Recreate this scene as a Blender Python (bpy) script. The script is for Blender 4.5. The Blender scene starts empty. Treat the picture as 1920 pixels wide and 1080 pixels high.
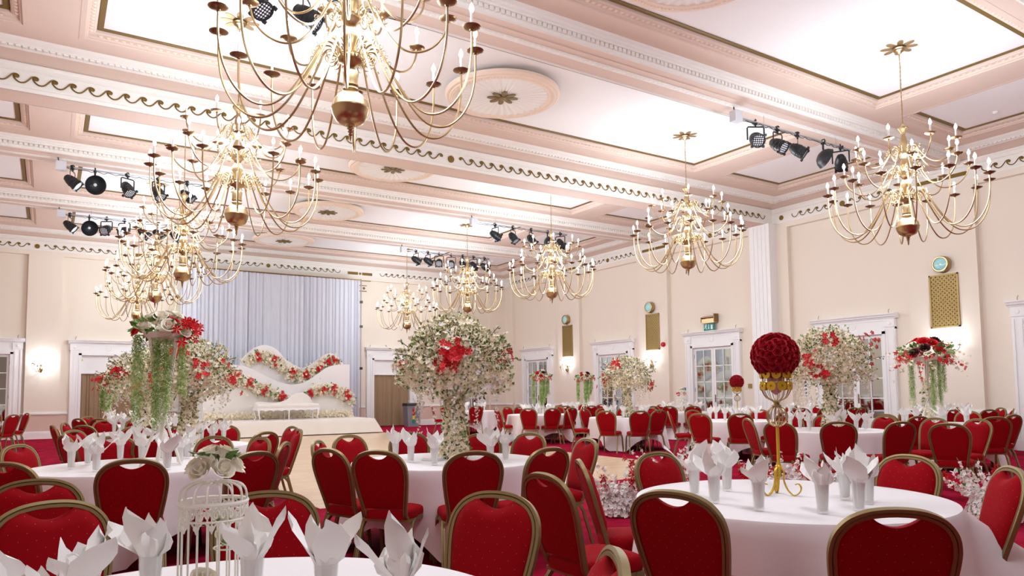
import bpy, math, random
from mathutils import Vector, Matrix, Euler, noise
PI = math.pi
RD = random.Random(11)
SC = bpy.context.scene
COL = SC.collection

# ---------------------------------------------------------------- helpers
def lin(h):
    if isinstance(h, str):
        c = [int(h[i:i + 2], 16) / 255 for i in (0, 2, 4)]
        return tuple((x / 12.92 if x <= .04045 else ((x + .055) / 1.055) ** 2.4) for x in c)
    return h

def mat(name, col, rough=.6, metal=0., spec=.5, trans=0., emit=0., emit_col=None, sheen=0., ior=1.45):
    m = bpy.data.materials.new(name); m.use_nodes = True
    b = m.node_tree.nodes['Principled BSDF']
    b.inputs['Base Color'].default_value = (*lin(col), 1)
    b.inputs['Roughness'].default_value = rough
    b.inputs['Metallic'].default_value = metal
    b.inputs['Specular IOR Level'].default_value = spec
    b.inputs['IOR'].default_value = ior
    if trans: b.inputs['Transmission Weight'].default_value = trans
    if sheen: b.inputs['Sheen Weight'].default_value = sheen
    if emit:
        b.inputs['Emission Color'].default_value = (*lin(emit_col or col), 1)
        b.inputs['Emission Strength'].default_value = emit
    return m

def nodes(m): return m.node_tree.nodes, m.node_tree.links, m.node_tree.nodes['Principled BSDF']

def add_bump(m, scale=50, strength=.2, dist=.01, detail=4, space='Object'):
    N, L, b = nodes(m)
    tc = N.new('ShaderNodeTexCoord'); t = N.new('ShaderNodeTexNoise'); bp = N.new('ShaderNodeBump')
    t.inputs['Scale'].default_value = scale; t.inputs['Detail'].default_value = detail
    bp.inputs['Strength'].default_value = strength; bp.inputs['Distance'].default_value = dist
    L.new(tc.outputs[space], t.inputs['Vector']); L.new(t.outputs['Fac'], bp.inputs['Height']); L.new(bp.outputs['Normal'], b.inputs['Normal'])
    return t, tc

def add_var(m, c1, c2, scale=4, detail=5, space='Object', lo=.35, hi=.65):
    N, L, b = nodes(m)
    tc = N.new('ShaderNodeTexCoord'); t = N.new('ShaderNodeTexNoise'); r = N.new('ShaderNodeValToRGB')
    t.inputs['Scale'].default_value = scale; t.inputs['Detail'].default_value = detail
    r.color_ramp.elements[0].position = lo; r.color_ramp.elements[1].position = hi
    r.color_ramp.elements[0].color = (*lin(c1), 1); r.color_ramp.elements[1].color = (*lin(c2), 1)
    L.new(tc.outputs[space], t.inputs['Vector']); L.new(t.outputs['Fac'], r.inputs['Fac']); L.new(r.outputs['Color'], b.inputs['Base Color'])
    return r

class MB:
    def __init__(s): s.v = []; s.f = []
    def add(s, vs, fs):
        o = len(s.v); s.v += [tuple(p) for p in vs]; s.f += [tuple(i + o for i in f) for f in fs]; return s
    def box(s, x0, x1, y0, y1, z0, z1):
        return s.add([(x0, y0, z0), (x1, y0, z0), (x1, y1, z0), (x0, y1, z0), (x0, y0, z1), (x1, y0, z1), (x1, y1, z1), (x0, y1, z1)],
                     [(0, 3, 2, 1), (4, 5, 6, 7), (0, 1, 5, 4), (1, 2, 6, 5), (2, 3, 7, 6), (3, 0, 4, 7)])
    def quad(s, a, b, c, d): return s.add([a, b, c, d], [(0, 1, 2, 3)])
    def lathe(s, prof, n=16, M=None, cap=True):
        vs, fs = [], []
        for r, z in prof:
            for i in range(n):
                a = 2 * PI * i / n; p = Vector((r * math.cos(a), r * math.sin(a), z)); vs.append(M @ p if M else p)
        for j in range(len(prof) - 1):
            for i in range(n):
                k = (i + 1) % n; fs.append((j * n + i, j * n + k, (j + 1) * n + k, (j + 1) * n + i))
        if cap and prof[0][0] > 1e-4: fs.append(tuple(reversed(range(n))))
        if cap and prof[-1][0] > 1e-4: fs.append(tuple((len(prof) - 1) * n + i for i in range(n)))
        return s.add(vs, fs)
    def sweep(s, pts, prof, up=(0, 0, 1), closed=False, scale=None, cap=True):
        P = [Vector(p) for p in pts]; n = len(P); m = len(prof); vs, fs = [], []
        up = Vector(up); prevN = None
        for i in range(n):
            if closed: t = P[(i + 1) % n] - P[i - 1]
            else: t = P[min(i + 1, n - 1)] - P[max(i - 1, 0)]
            t = t.normalized() if t.length > 1e-9 else Vector((0, 0, 1))
            if prevN is None:
                b = up - t * up.dot(t)
                if b.length < 1e-3: b = Vector((1, 0, 0)) - t * t.x
            else: b = prevN - t * prevN.dot(t)
            b.normalize(); prevN = b; a = t.cross(b); k = scale[i] if scale else 1
            for (x, y) in prof: vs.append(P[i] + a * (x * k) + b * (y * k))
        for i in range(n if closed else n - 1):
            j = (i + 1) % n
            for q in range(m):
                w = (q + 1) % m; fs.append((i * m + q, i * m + w, j * m + w, j * m + q))
        if cap and not closed: fs.append(tuple(reversed(range(m)))); fs.append(tuple((n - 1) * m + q for q in range(m)))
        return s.add(vs, fs)
    def tube(s, pts, r, n=6, closed=False, scale=None):
        return s.sweep(pts, [(r * math.cos(2 * PI * i / n), r * math.sin(2 * PI * i / n)) for i in range(n)], closed=closed, scale=scale)
    def extr(s, prof, axis, lo, hi, base, sg=1, close=False):
        vs = []
        for t in (lo, hi):
            for d, z in prof: vs.append((t, base + sg * d, z) if axis == 'x' else (base + sg * d, t, z))
        m = len(prof); fs = [(i, i + 1, m + i + 1, m + i) for i in range(m - 1)]
        if close: fs += [(m - 1, 0, m, 2 * m - 1), tuple(range(m)), tuple(range(2 * m - 1, m - 1, -1))]
        return s.add(vs, fs)
    def xf(s, M):
        s.v = [tuple(M @ Vector(p)) for p in s.v]; return s
    def join(s, o, M=None):
        return s.add([M @ Vector(p) for p in o.v] if M else o.v, o.f)
    def mesh(s, name, m, ang=38, flat=False, fixn=True):
        me = bpy.data.meshes.new(name); me.from_pydata(s.v, [], s.f)
        if m: me.materials.append(m)
        if fixn:
            import bmesh
            b = bmesh.new(); b.from_mesh(me); bmesh.ops.recalc_face_normals(b, faces=b.faces); b.to_mesh(me); b.free()
        if not flat:
            me.shade_smooth(); me.set_sharp_from_angle(angle=math.radians(ang))
        return me
    def build(s, name, m, parent=None, loc=None, ang=38, flat=False, fixn=True):
        o = bpy.data.objects.new(name, s.mesh(name, m, ang, flat, fixn)); COL.objects.link(o)
        if parent: o.parent = parent
        if loc: o.location = loc
        return o

def crom(pts, k=5, closed=False):
    P = [Vector(p) for p in pts]; n = len(P); out = []
    for i in range(n if closed else n - 1):
        a, b, c, d = (P[(i - 1) % n], P[i], P[(i + 1) % n], P[(i + 2) % n]) if closed else (P[max(i - 1, 0)], P[i], P[i + 1], P[min(i + 2, n - 1)])
        for j in range(k):
            t = j / k
            out.append(.5 * ((2 * b) + (c - a) * t + (2 * a - 5 * b + 4 * c - d) * t * t + (3 * b - a - 3 * c + d) * t ** 3))
    if not closed: out.append(P[-1])
    return out

def tag(o, label=None, cat=None, group=None, kind=None):
    if label: o['label'] = label
    if cat: o['category'] = cat
    if group: o['group'] = group
    if kind: o['kind'] = kind
    return o

def empty(name, loc=(0, 0, 0), rz=0, **k):
    o = bpy.data.objects.new(name, None); COL.objects.link(o); o.location = loc; o.rotation_euler = (0, 0, rz); o.empty_display_size = .1
    return tag(o, **k)

def kids(o): return [c for c in bpy.data.objects if c.parent == o]

def tree_of(o, ch):
    return [(c, tree_of(c, ch)) for c in ch.get(o, [])]

def child_map():
    d = {}
    for c in bpy.data.objects:
        if c.parent: d.setdefault(c.parent, []).append(c)
    return d

def copy_tree(o, tr, loc=None, rz=None, parent=None):
    c = o.copy(); COL.objects.link(c)
    for k in ('label', 'group'):
        if k in c.keys() and parent is None: del c[k]
    if parent: c.parent = parent
    if loc is not None: c.location = loc
    if rz is not None: c.rotation_euler = (0, 0, rz)
    for ch, t in tr: copy_tree(ch, t, parent=c)
    return c

ORD = ['first', 'second', 'third', 'fourth', 'fifth', 'sixth', 'seventh', 'eighth', 'ninth', 'tenth', 'eleventh', 'twelfth']

# ---------------------------------------------------------------- camera (fitted to the room's vanishing lines)
F, YAW, PIT, ROL, EYE = 1354.43, .570572, .0695153, -.00996999, 1.4
def cam_axes():
    cy, sy = math.cos(YAW), math.sin(YAW); f = Vector((sy, cy, 0)); r = Vector((cy, -sy, 0)); u = Vector((0, 0, 1))
    f2 = f * math.cos(PIT) + u * math.sin(PIT); u2 = -f * math.sin(PIT) + u * math.cos(PIT)
    return r * math.cos(ROL) + u2 * math.sin(ROL), -r * math.sin(ROL) + u2 * math.cos(ROL), f2
AX, AU, AF = cam_axes()
cd = bpy.data.cameras.new('camera'); cam = bpy.data.objects.new('camera', cd); COL.objects.link(cam)
cd.sensor_width = 36; cd.lens = F / 1920 * 36; cd.shift_y = 100 / 1920; cd.clip_start = .05; cd.clip_end = 200
cam.matrix_world = Matrix(((AX.x, AU.x, -AF.x, 0), (AX.y, AU.y, -AF.y, 0), (AX.z, AU.z, -AF.z, EYE), (0, 0, 0, 1)))
SC.camera = cam
def scr(x, y, z):
    d = Vector((x, y, z - EYE)); q = d.dot(AF); return 960 + F * d.dot(AX) / q, q

# ---------------------------------------------------------------- materials
M = {}
M['cream'] = mat('wall_cream', 'ece1d1', .75); add_bump(M['cream'], 30, .06)
M['dado'] = mat('dado_pink', 'dcc0b0', .75); add_bump(M['dado'], 30, .06)
M['pink'] = mat('ceiling_pink', 'e0cabb', .75); add_bump(M['pink'], 12, .05)
M['white'] = mat('white_paint', 'f1f0ee', .45)
M['plaster'] = mat('white_plaster', 'f0ede6', .6)
M['panelwhite'] = mat('ceiling_white', 'f6f5f4', .8)
M['peach'] = mat('peach_moulding', 'f0dcc8', .7)
M['gilt'] = mat('gilt_paint', '7d6430', .55, .35); add_bump(M['gilt'], 40, .3)
M['scroll'] = mat('scroll_gilt', '7d6228', .45, .4)
M['brass'] = mat('brass', (.47, .34, .18), .33, 1.)
M['brassdk'] = mat('brass_aged', (.27, .165, .085), .38, 1.)
M['chairgold'] = mat('chair_gold', (.27, .20, .085), .45, .55)
M['candle'] = mat('candle_white', 'f4f2ee', .5)
M['bulb'] = mat('bulb_lit', 'ffffff', .3, emit=40, emit_col='fff3e2'); M['bulb'].cycles.emission_sampling = 'NONE'
M['black'] = mat('lamp_black', '1c1f23', .38)
M['steel'] = mat('steel_grey', 'a9acb2', .35, .6)
M['boxgrey'] = mat('box_grey', 'd4d6dc', .5)
M['lens'] = mat('lens_cells', '23262c', .2); 
M['cloth'] = mat('table_linen', 'f0ecec', .85, sheen=.1); add_bump(M['cloth'], 400, .08, .002)
M['napkin'] = mat('napkin_linen', 'f6f3ef', .8)
M['glass'] = mat('tumbler_glass', 'ffffff', .03)
def thin_glass(m):
    N, L, b = nodes(m); o = N['Material Output']; t = N.new('ShaderNodeBsdfTransparent'); g = N.new('ShaderNodeBsdfGlossy'); f = N.new('ShaderNodeLayerWeight'); x = N.new('ShaderNodeMixShader')
    t.inputs[0].default_value = (.985, .99, .99, 1); g.inputs['Roughness'].default_value = .03; f.inputs['Blend'].default_value = .22; pw = N.new('ShaderNodeMath'); pw.operation = 'MULTIPLY_ADD'; pw.inputs[1].default_value = .28; pw.inputs[2].default_value = .03
    L.new(f.outputs['Facing'], pw.inputs[0]); L.new(pw.outputs[0], x.inputs[0]); L.new(t.outputs[0], x.inputs[1]); L.new(g.outputs[0], x.inputs[2]); L.new(x.outputs[0], o.inputs['Surface']); N.remove(b)
thin_glass(M['glass'])
M['mirror'] = mat('door_glass', 'c9d0cc', .03, 1.)
M['taupe'] = mat('taupe_curtain', '9c8265', .85)
M['sheer'] = mat('sheer_drape', 'd2d4dd', .8)
M['bloom'] = mat('cream_blossom', 'f3e6c9', .7); M['bloomw'] = mat('white_blossom', 'f7f4ef', .7)
M['redfl'] = mat('red_petal', (.62, .006, .014), .6); M['rosedeep'] = mat('deep_red_rose', (.46, .004, .016), .65)
M['rosew'] = mat('ivory_rose', 'fcf5e4', .65); M['plum'] = mat('plum_petal', '4a1224', .6)
M['leaf'] = mat('leaf_green', '4f7434', .55); add_var(M['leaf'], '2f5a24', '86aa55', 9)
M['fern'] = mat('hanging_green', '84a655', .6); add_var(M['fern'], '86a94f', 'c9dc98', 12)
M['twig'] = mat('twig_brown', '4a3527', .8)
M['cagewhite'] = mat('cage_white', 'eee9df', .5)
M['goldpole'] = mat('gold_lacquer', (.62, .38, .03), .35, .55)
M['stage'] = mat('stage_fabric', 'ebe5de', .85); add_bump(M['stage'], 60, .1)
M['boardw'] = mat('board_white', 'f0ecec', .5)
M['binGrey'] = mat('bin_grey', '82868c', .5); M['binlid'] = mat('bin_lid', '2c2b2a', .5)
M['green'] = mat('sign_green', '15867c', .4); M['red'] = mat('signal_red', 'c01420', .4); M['blue'] = mat('sign_blue', '2a7fc0', .5)
M['yellow'] = mat('sticker_yellow', 'd9c437', .5)
M['cyan'] = mat('porthole_glass', 'a9dfe0', .08, spec=.8)
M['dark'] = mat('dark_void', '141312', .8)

def fabric(name, ax):
    m = mat(name, (.30, .0012, .006), .85, sheen=.04, spec=.12)
    N, L, b = nodes(m)
    b.inputs['Sheen Tint'].default_value = (1, .25, .25, 1)
    tc = N.new('ShaderNodeTexCoord')
    out = None
    for k in (0, .5):
        mp = N.new('ShaderNodeMapping'); mp.inputs['Scale'].default_value = (16, 16, 16)
        mp.inputs['Location'].default_value = (k, k, k)
        fr = N.new('ShaderNodeVectorMath'); fr.operation = 'FRACTION'
        sb = N.new('ShaderNodeVectorMath'); sb.operation = 'SUBTRACT'; sb.inputs[1].default_value = (.5, .5, .5)
        ml = N.new('ShaderNodeVectorMath'); ml.operation = 'MULTIPLY'; ml.inputs[1].default_value = ax
        ln = N.new('ShaderNodeVectorMath'); ln.operation = 'LENGTH'
        lt = N.new('ShaderNodeMath'); lt.operation = 'LESS_THAN'; lt.inputs[1].default_value = .031
        L.new(tc.outputs['Object'], mp.inputs['Vector']); L.new(mp.outputs[0], fr.inputs[0]); L.new(fr.outputs[0], sb.inputs[0])
        L.new(sb.outputs[0], ml.inputs[0]); L.new(ml.outputs[0], ln.inputs[0]); L.new(ln.outputs['Value'], lt.inputs[0])
        if out is None: out = lt
        else:
            mx = N.new('ShaderNodeMath'); mx.operation = 'MAXIMUM'; L.new(out.outputs[0], mx.inputs[0]); L.new(lt.outputs[0], mx.inputs[1]); out = mx
    mix = N.new('ShaderNodeMix'); mix.data_type = 'RGBA'
    mix.inputs[6].default_value = (.30, .0012, .006, 1); mix.inputs[7].default_value = (.42, .085, .035, 1)
    L.new(out.outputs[0], mix.inputs[0]); L.new(mix.outputs[2], b.inputs['Base Color'])
    t = N.new('ShaderNodeTexNoise'); t.inputs['Scale'].default_value = 260; bp = N.new('ShaderNodeBump'); bp.inputs['Strength'].default_value = .25; bp.inputs['Distance'].default_value = .002
    L.new(tc.outputs['Object'], t.inputs['Vector']); L.new(t.outputs['Fac'], bp.inputs['Height']); L.new(bp.outputs['Normal'], b.inputs['Normal'])
    return m
M['redback'] = fabric('red_chair_fabric', (1, 0, 1)); M['redseat'] = fabric('red_seat_fabric', (1, 1, 0))

m = M['carpet'] = mat('red_carpet', (.36, .006, .035), .95, spec=.05)
add_var(m, (.24, .003, .018), (.40, .007, .042), 3.5, 8); add_bump(m, 220, .5, .006)
m = M['wood'] = mat('dance_floor_wood', 'e4c9a6', .28)
N, L, b = nodes(m); tc = N.new('ShaderNodeTexCoord'); br = N.new('ShaderNodeTexBrick')
br.inputs['Color1'].default_value = (*lin('e9cfae'), 1); br.inputs['Color2'].default_value = (*lin('d9ba94'), 1); br.inputs['Mortar'].default_value = (*lin('b8966c'), 1)
br.inputs['Scale'].default_value = 1; br.inputs['Brick Width'].default_value = .46; br.inputs['Row Height'].default_value = .075; br.inputs['Mortar Size'].default_value = .0025
L.new(tc.outputs['Object'], br.inputs['Vector']); L.new(br.outputs['Color'], b.inputs['Base Color'])
def lens_cells():
    m = M['lens']; N, L, b = nodes(m); tc = N.new('ShaderNodeTexCoord'); v = N.new('ShaderNodeTexVoronoi'); v.inputs['Scale'].default_value = 26; v.inputs['Randomness'].default_value = 0
    r = N.new('ShaderNodeValToRGB'); r.color_ramp.interpolation = 'CONSTANT'
    r.color_ramp.elements[0].color = (.75, .78, .85, 1); r.color_ramp.elements[1].color = (.015, .016, .02, 1); r.color_ramp.elements[1].position = .36
    L.new(tc.outputs['Object'], v.inputs['Vector']); L.new(v.outputs['Distance'], r.inputs['Fac']); L.new(r.outputs['Color'], b.inputs['Base Color'])
lens_cells()
# ---------------------------------------------------------------- room shell
XL, XR, YB, YF = -4.1, 17.95, -11.0, 28.5        # raised wall faces
RC = .15                                         # depth of the wall recesses
ZL = 6.88                                        # coffer ledge height
def struct(name, mb, m, label, parent=None, **k):
    o = mb.build(name, m, parent, **k)
    if parent is None: tag(o, label, 'room', kind='structure')
    return o

floor = struct('floor', MB().box(XL - .4, XR + .4, YB - .3, YF + .4, -.1, 0), M['carpet'], 'deep red carpet of the hall')
dance = MB().box(2.82, 10.05, 8.75, 24.2, .001, .006)
dn = dance.build('dance_floor', M['wood']); tag(dn, 'pale wooden dance floor laid in the middle of the red carpet', 'dance floor', kind='structure')

PERX = [-.35, 3.1, 10.75, 14.2]
def wall(name, axis, base, sg, lo, hi, pil, doors, label):
    """axis: running axis; base: raised face; sg: direction into the wall; pil: pilaster spans; doors: opening centre list"""
    def B(mb, a0, a1, d0, d1, z0, z1):
        p, q = sorted((base + sg * d0, base + sg * d1))
        return mb.box(a0, a1, p, q, z0, z1) if axis == 'x' else mb.box(p, q, a0, a1, z0, z1)
    mb = MB()
    # recessed plane with door openings
    cuts = sorted(doors); a = lo
    for (c, hw, ht) in cuts:
        B(mb, a, c - hw, RC, RC + .2, 0, 6.2); B(mb, c - hw, c + hw, RC, RC + .2, ht, 6.2); a = c + hw
    B(mb, a, hi, RC, RC + .2, 0, 6.2)
    B(mb, lo, hi, 0, RC + .2, 6.1, 7.05)
    w = struct(name, mb, M['cream'], label, flat=True)
    for (p0, p1) in pil:
        B(MB(), p0, p1, 0, RC, 0, 6.1)
        struct('pilaster', B(MB(), p0, p1, 0, RC + .01, 0, 6.1), M['cream'], None, w, flat=True)
    # frieze band
    fb = MB(); B(fb, lo, hi, -.006, .05, 6.25, 6.70)
    fb.extr([(0, 6.70), (-.035, 6.70), (-.035, 6.665), (-.012, 6.64), (-.012, 6.58), (-.022, 6.565), (-.006, 6.555)], axis, lo, hi, base, sg)
    fb.extr([(-.006, 6.31), (-.018, 6.30), (-.018, 6.275), (-.008, 6.26), (0, 6.25)], axis, lo, hi, base, sg)
    struct('frieze', fb, M['plaster'], None, w)
    # dado, rail, skirting between the doors
    spans = []; a = lo
    for (c, hw, ht) in cuts: spans.append((a, c - 1.17)); a = c + 1.17
    spans.append((a, hi))
    da, ra, sk = MB(), MB(), MB()
    for (s0, s1) in spans:
        for (p0, p1, dp) in split(s0, s1, pil):
            B(da, p0, p1, dp - .004, dp + .01, .2, .80); B(ra, p0, p1, dp - .045, dp + .01, .80, .85); B(ra, p0, p1, dp - .03, dp + .01, .85, .87)
            B(sk, p0, p1, dp - .03, dp + .01, 0, .22); B(sk, p0, p1, dp - .018, dp + .01, .22, .25)
    struct('dado', da, M['dado'], None, w, flat=True); struct('dado_rail', ra, M['white'], None, w, flat=True); struct('skirting', sk, M['white'], None, w, flat=True)
    return w
def split(s0, s1, pil):
    out = []; a = s0
    for (p0, p1) in sorted(pil):
        p0, p1 = max(p0, s0), min(p1, s1)
        if p1 <= p0: continue
        if p0 > a: out.append((a, p0, RC))
        out.append((p0, p1, 0)); a = p1
    if a < s1: out.append((a, s1, RC))
    return out

RD_DOORS = [6.33, 11.25, 16.13, 21.03, 26.1]
wr = wall('wall_right', 'y', XR, 1, YB - .2, YF + .1, [(3.2, 4.75), (8.08, 9.66), (13.12, 14.5), (18.0, 19.5), (22.95, 24.4), (27.9, 28.5), (-1.8, -.2)],
          [(c, .86, 2.8) for c in RD_DOORS] + [(1.4, .86, 2.8)], 'cream right-hand wall with glazed doors and brass grilles')
FD = [-1.88, 1.74, 12.27, 15.75]
wb = wall('wall_back', 'x', YF, 1, XL - .1, XR + .1, [(XL, -3.3), (-.66, .32), (10.6, 11.0), (13.55, 14.5), (17.1, XR)],
          [(FD[0], .86, 2.8), (FD[1], .86, 2.8), (FD[2], .86, 2.8), (FD[3], .86, 2.8)], 'cream far wall behind the stage')
wl = wall('wall_left', 'y', XL, -1, YB - .2, YF + .1, [(8.08, 9.66), (13.12, 14.5), (18.0, 19.5), (22.95, 24.4)],
          [], 'cream left-hand wall')
wf = wall('wall_front', 'x', YB, -1, XL - .1, XR + .1, [], [], 'cream wall behind the camera')

# ---------------------------------------------------------------- running scroll on the friezes
U = .26; K = .000584
WV = [(-80 + 105 - 25, 39), (-55, 5), (-50, -31), (-5, -59), (45, -58), (95, -32), (155, 42), (225, 120), (290, 153), (355, 157), (425, 124), (485, 59), (500, 1), (480, -28)]
WV[0] = (-25, 39)
WPTS = [(a * K, -b * K) for a, b in WV]
def scroll_mesh(mb, axis, base, sg, zc, start, stop, mirror):
    """wave units from start to stop along the axis; mirror flips the direction of the curl"""
    n = int(abs(stop - start) / U + .01); d = 1 if stop > start else -1
    for i in range(n):
        o = start + d * i * U
        pts = []
        for a, z in WPTS:
            t = o + d * a
            pts.append((t, base - sg * .012, zc + z) if axis == 'x' else (base - sg * .012, t, zc + z))
        mb.tube(crom(pts, 3), .0115, 4)
        disc(mb, axis, base, sg, o, zc, .024, 10)
def disc(mb, axis, base, sg, t, z, r, n=20):
    vs = []
    for dd in (0, -.02):
        for i in range(n):
            a = 2 * PI * i / n; p = t + r * math.cos(a); q = z + r * math.sin(a)
            vs.append((p, base + sg * dd, q) if axis == 'x' else (base + sg * dd, p, q))
    mb.add(vs, [(i, (i + 1) % n, n + (i + 1) % n, n + i) for i in range(n)] + [tuple(n + i for i in range(n))])
def plate(mb, axis, base, sg, c, z, hl, hh):
    for (a, b) in ((c - hl, c - .09), (c + .09, c + hl)):
        if axis == 'x': mb.box(a, b, min(base, base - sg * .02), max(base, base - sg * .02), z - hh, z + hh)
        else: mb.box(min(base, base - sg * .02), max(base, base - sg * .02), a, b, z - hh, z + hh)
    disc(mb, axis, base, sg, c, z, .05)
def frieze_run(name, axis, base, sg, zc, parent, discs, ends):
    """curls run outwards from each disc to the ends of its bay"""
    mb = MB()
    for c, (e0, e1) in zip(discs, ends):
        disc(mb, axis, base, sg, c, zc - .01, .075)
        scroll_mesh(mb, axis, base, sg, zc + .03, c - .24, e0, True) ; scroll_mesh(mb, axis, base, sg, zc + .03, c + .24, e1, False)
    for c in ends:
        pass
    return mb
mb = frieze_run('s', 'y', XR, 1, 6.40, wr, [11.35, 16.0, 21.1, 26.0, 6.3], [(9.6, 13.05), (14.3, 17.8), (19.4, 22.9), (24.5, 28.3), (4.0, 8.0)])
for c in (8.78, 18.6, 23.7): plate(mb, 'y', XR, 1, c, 6.40, .58, .045)
disc(mb, 'y', XR, 1, 13.28, 6.40, .07)
mb.build('frieze_scroll', M['scroll'], wr)
mb = frieze_run('s', 'x', YF, 1, 6.39, wb, [-.44, 7.07, 14.3], [(-3.9, 2.3), (3.6, 10.1), (11.5, 17.8)])
for c in (10.8, 3.0): plate(mb, 'x', YF, 1, c, 6.36, .53, .055)
# small gilt brackets below the plate
for c in (10.85,):
    mb.box(c - .42, c + .42, YF - .02, YF + .001, 6.06, 6.09)
    mb.box(c - .24, c + .24, YF - .02, YF + .001, 5.86, 5.885); mb.box(c - .24, c + .24, YF - .02, YF + .001, 5.62, 5.655)
    for s in (-.12, .12): disc(mb, 'x', YF, 1, c + s, 5.76, .055)
mb.build('frieze_scroll', M['scroll'], wb)

# ---------------------------------------------------------------- ceiling: ledge with coffers
BAYS = [-8.5, -3.6, 1.4, 6.28, 11.04, 16.1, 20.99, 25.8]
HD = 1.37
PX = [(-2.79, -.62), (.47, 13.42), (14.62, 16.70)]
FR = .20                                          # width of the sloped frame round a coffer
def ledge():
    mb = MB(); xs = [XL - .2] + [t for a, b in PX for t in (a - FR, b + FR)] + [XR + .2]
    ys = [YB - .3] + [t for c in BAYS for t in (c - HD - FR, c + HD + FR)] + [YF + .3]
    for i in range(len(xs) - 1):
        for j in range(len(ys) - 1):
            if i % 2 == 1 and j % 2 == 1: continue
            mb.quad((xs[i], ys[j], ZL), (xs[i], ys[j + 1], ZL), (xs[i + 1], ys[j + 1], ZL), (xs[i + 1], ys[j], ZL))
    return mb
ceil = struct('ceiling', ledge(), M['pink'], 'pink coffered ceiling with white panels', flat=True)
top = MB().box(XL - .3, XR + .3, YB - .3, YF + .4, 7.12, 7.3).build('ceiling_slab', M['panelwhite'], ceil, flat=True)
mp_, mg, mfr, mbead = MB(), MB(), MB(), MB()
def ring(mb, x0, x1, y0, y1, prof):
    """mitred frame; prof (outward offset, z) from the inside out"""
    for a in range(len(prof) - 1):
        (d0, z0), (d1, z1) = prof[a], prof[a + 1]
        c0 = [(x0 - d0, y0 - d0, z0), (x1 + d0, y0 - d0, z0), (x1 + d0, y1 + d0, z0), (x0 - d0, y1 + d0, z0)]
        c1 = [(x0 - d1, y0 - d1, z1), (x1 + d1, y0 - d1, z1), (x1 + d1, y1 + d1, z1), (x0 - d1, y1 + d1, z1)]
        for i in range(4):
            k = (i + 1) % 4; mb.quad(c0[i], c0[k], c1[k], c1[i])
for c in BAYS:
    for (a, b) in PX:
        y0, y1 = c - HD, c + HD
        mp_.quad((a - .02, y0 - .02, 7.0), (a - .02, y1 + .02, 7.0), (b + .02, y1 + .02, 7.0), (b + .02, y0 - .02, 7.0))
        ring(mg, a + .085, b - .085, y0 + .085, y1 - .085, [(0, 7.0), (0, 6.985), (.075, 6.985), (.085, 6.998)])
        ring(mfr, a, b, y0, y1, [(0, 7.0), (.012, 6.955), (.035, 6.94), (.06, 6.935), (.11, 6.93), (.12, 6.90), (.15, 6.895), (.155, ZL - .004), (FR + .03, ZL - .004), (FR + .03, ZL)])
        # bead enrichment on the frame
        p = .105
        for (u0, u1, fx, w, ax) in ((a, b, y0 - .085, 0, 0), (a, b, y1 + .085, 0, 0), (y0, y1, a - .085, 0, 1), (y0, y1, b + .085, 0, 1)):
            if c < 3: continue
            n = int((u1 - u0) / p)
            for i in range(n):
                t = u0 + (i + .5) * p
                x, y = (t, fx) if ax == 0 else (fx, t)
                h = .033
                mbead.add([(x - h, y - h, 6.931), (x + h, y - h, 6.931), (x + h, y + h, 6.931), (x - h, y + h, 6.931), (x, y, 6.914)], [(0, 1, 4), (1, 2, 4), (2, 3, 4), (3, 0, 4)])
mp_.build('ceiling_panel', M['panelwhite'], ceil, flat=True)
mg.build('gilt_border', M['gilt'], ceil, flat=True)
fr_ = mfr.build('coffer_frame', M['pink'], ceil, flat=True); mbead.build('bead_enrichment', M['peach'], fr_, flat=True)

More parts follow.
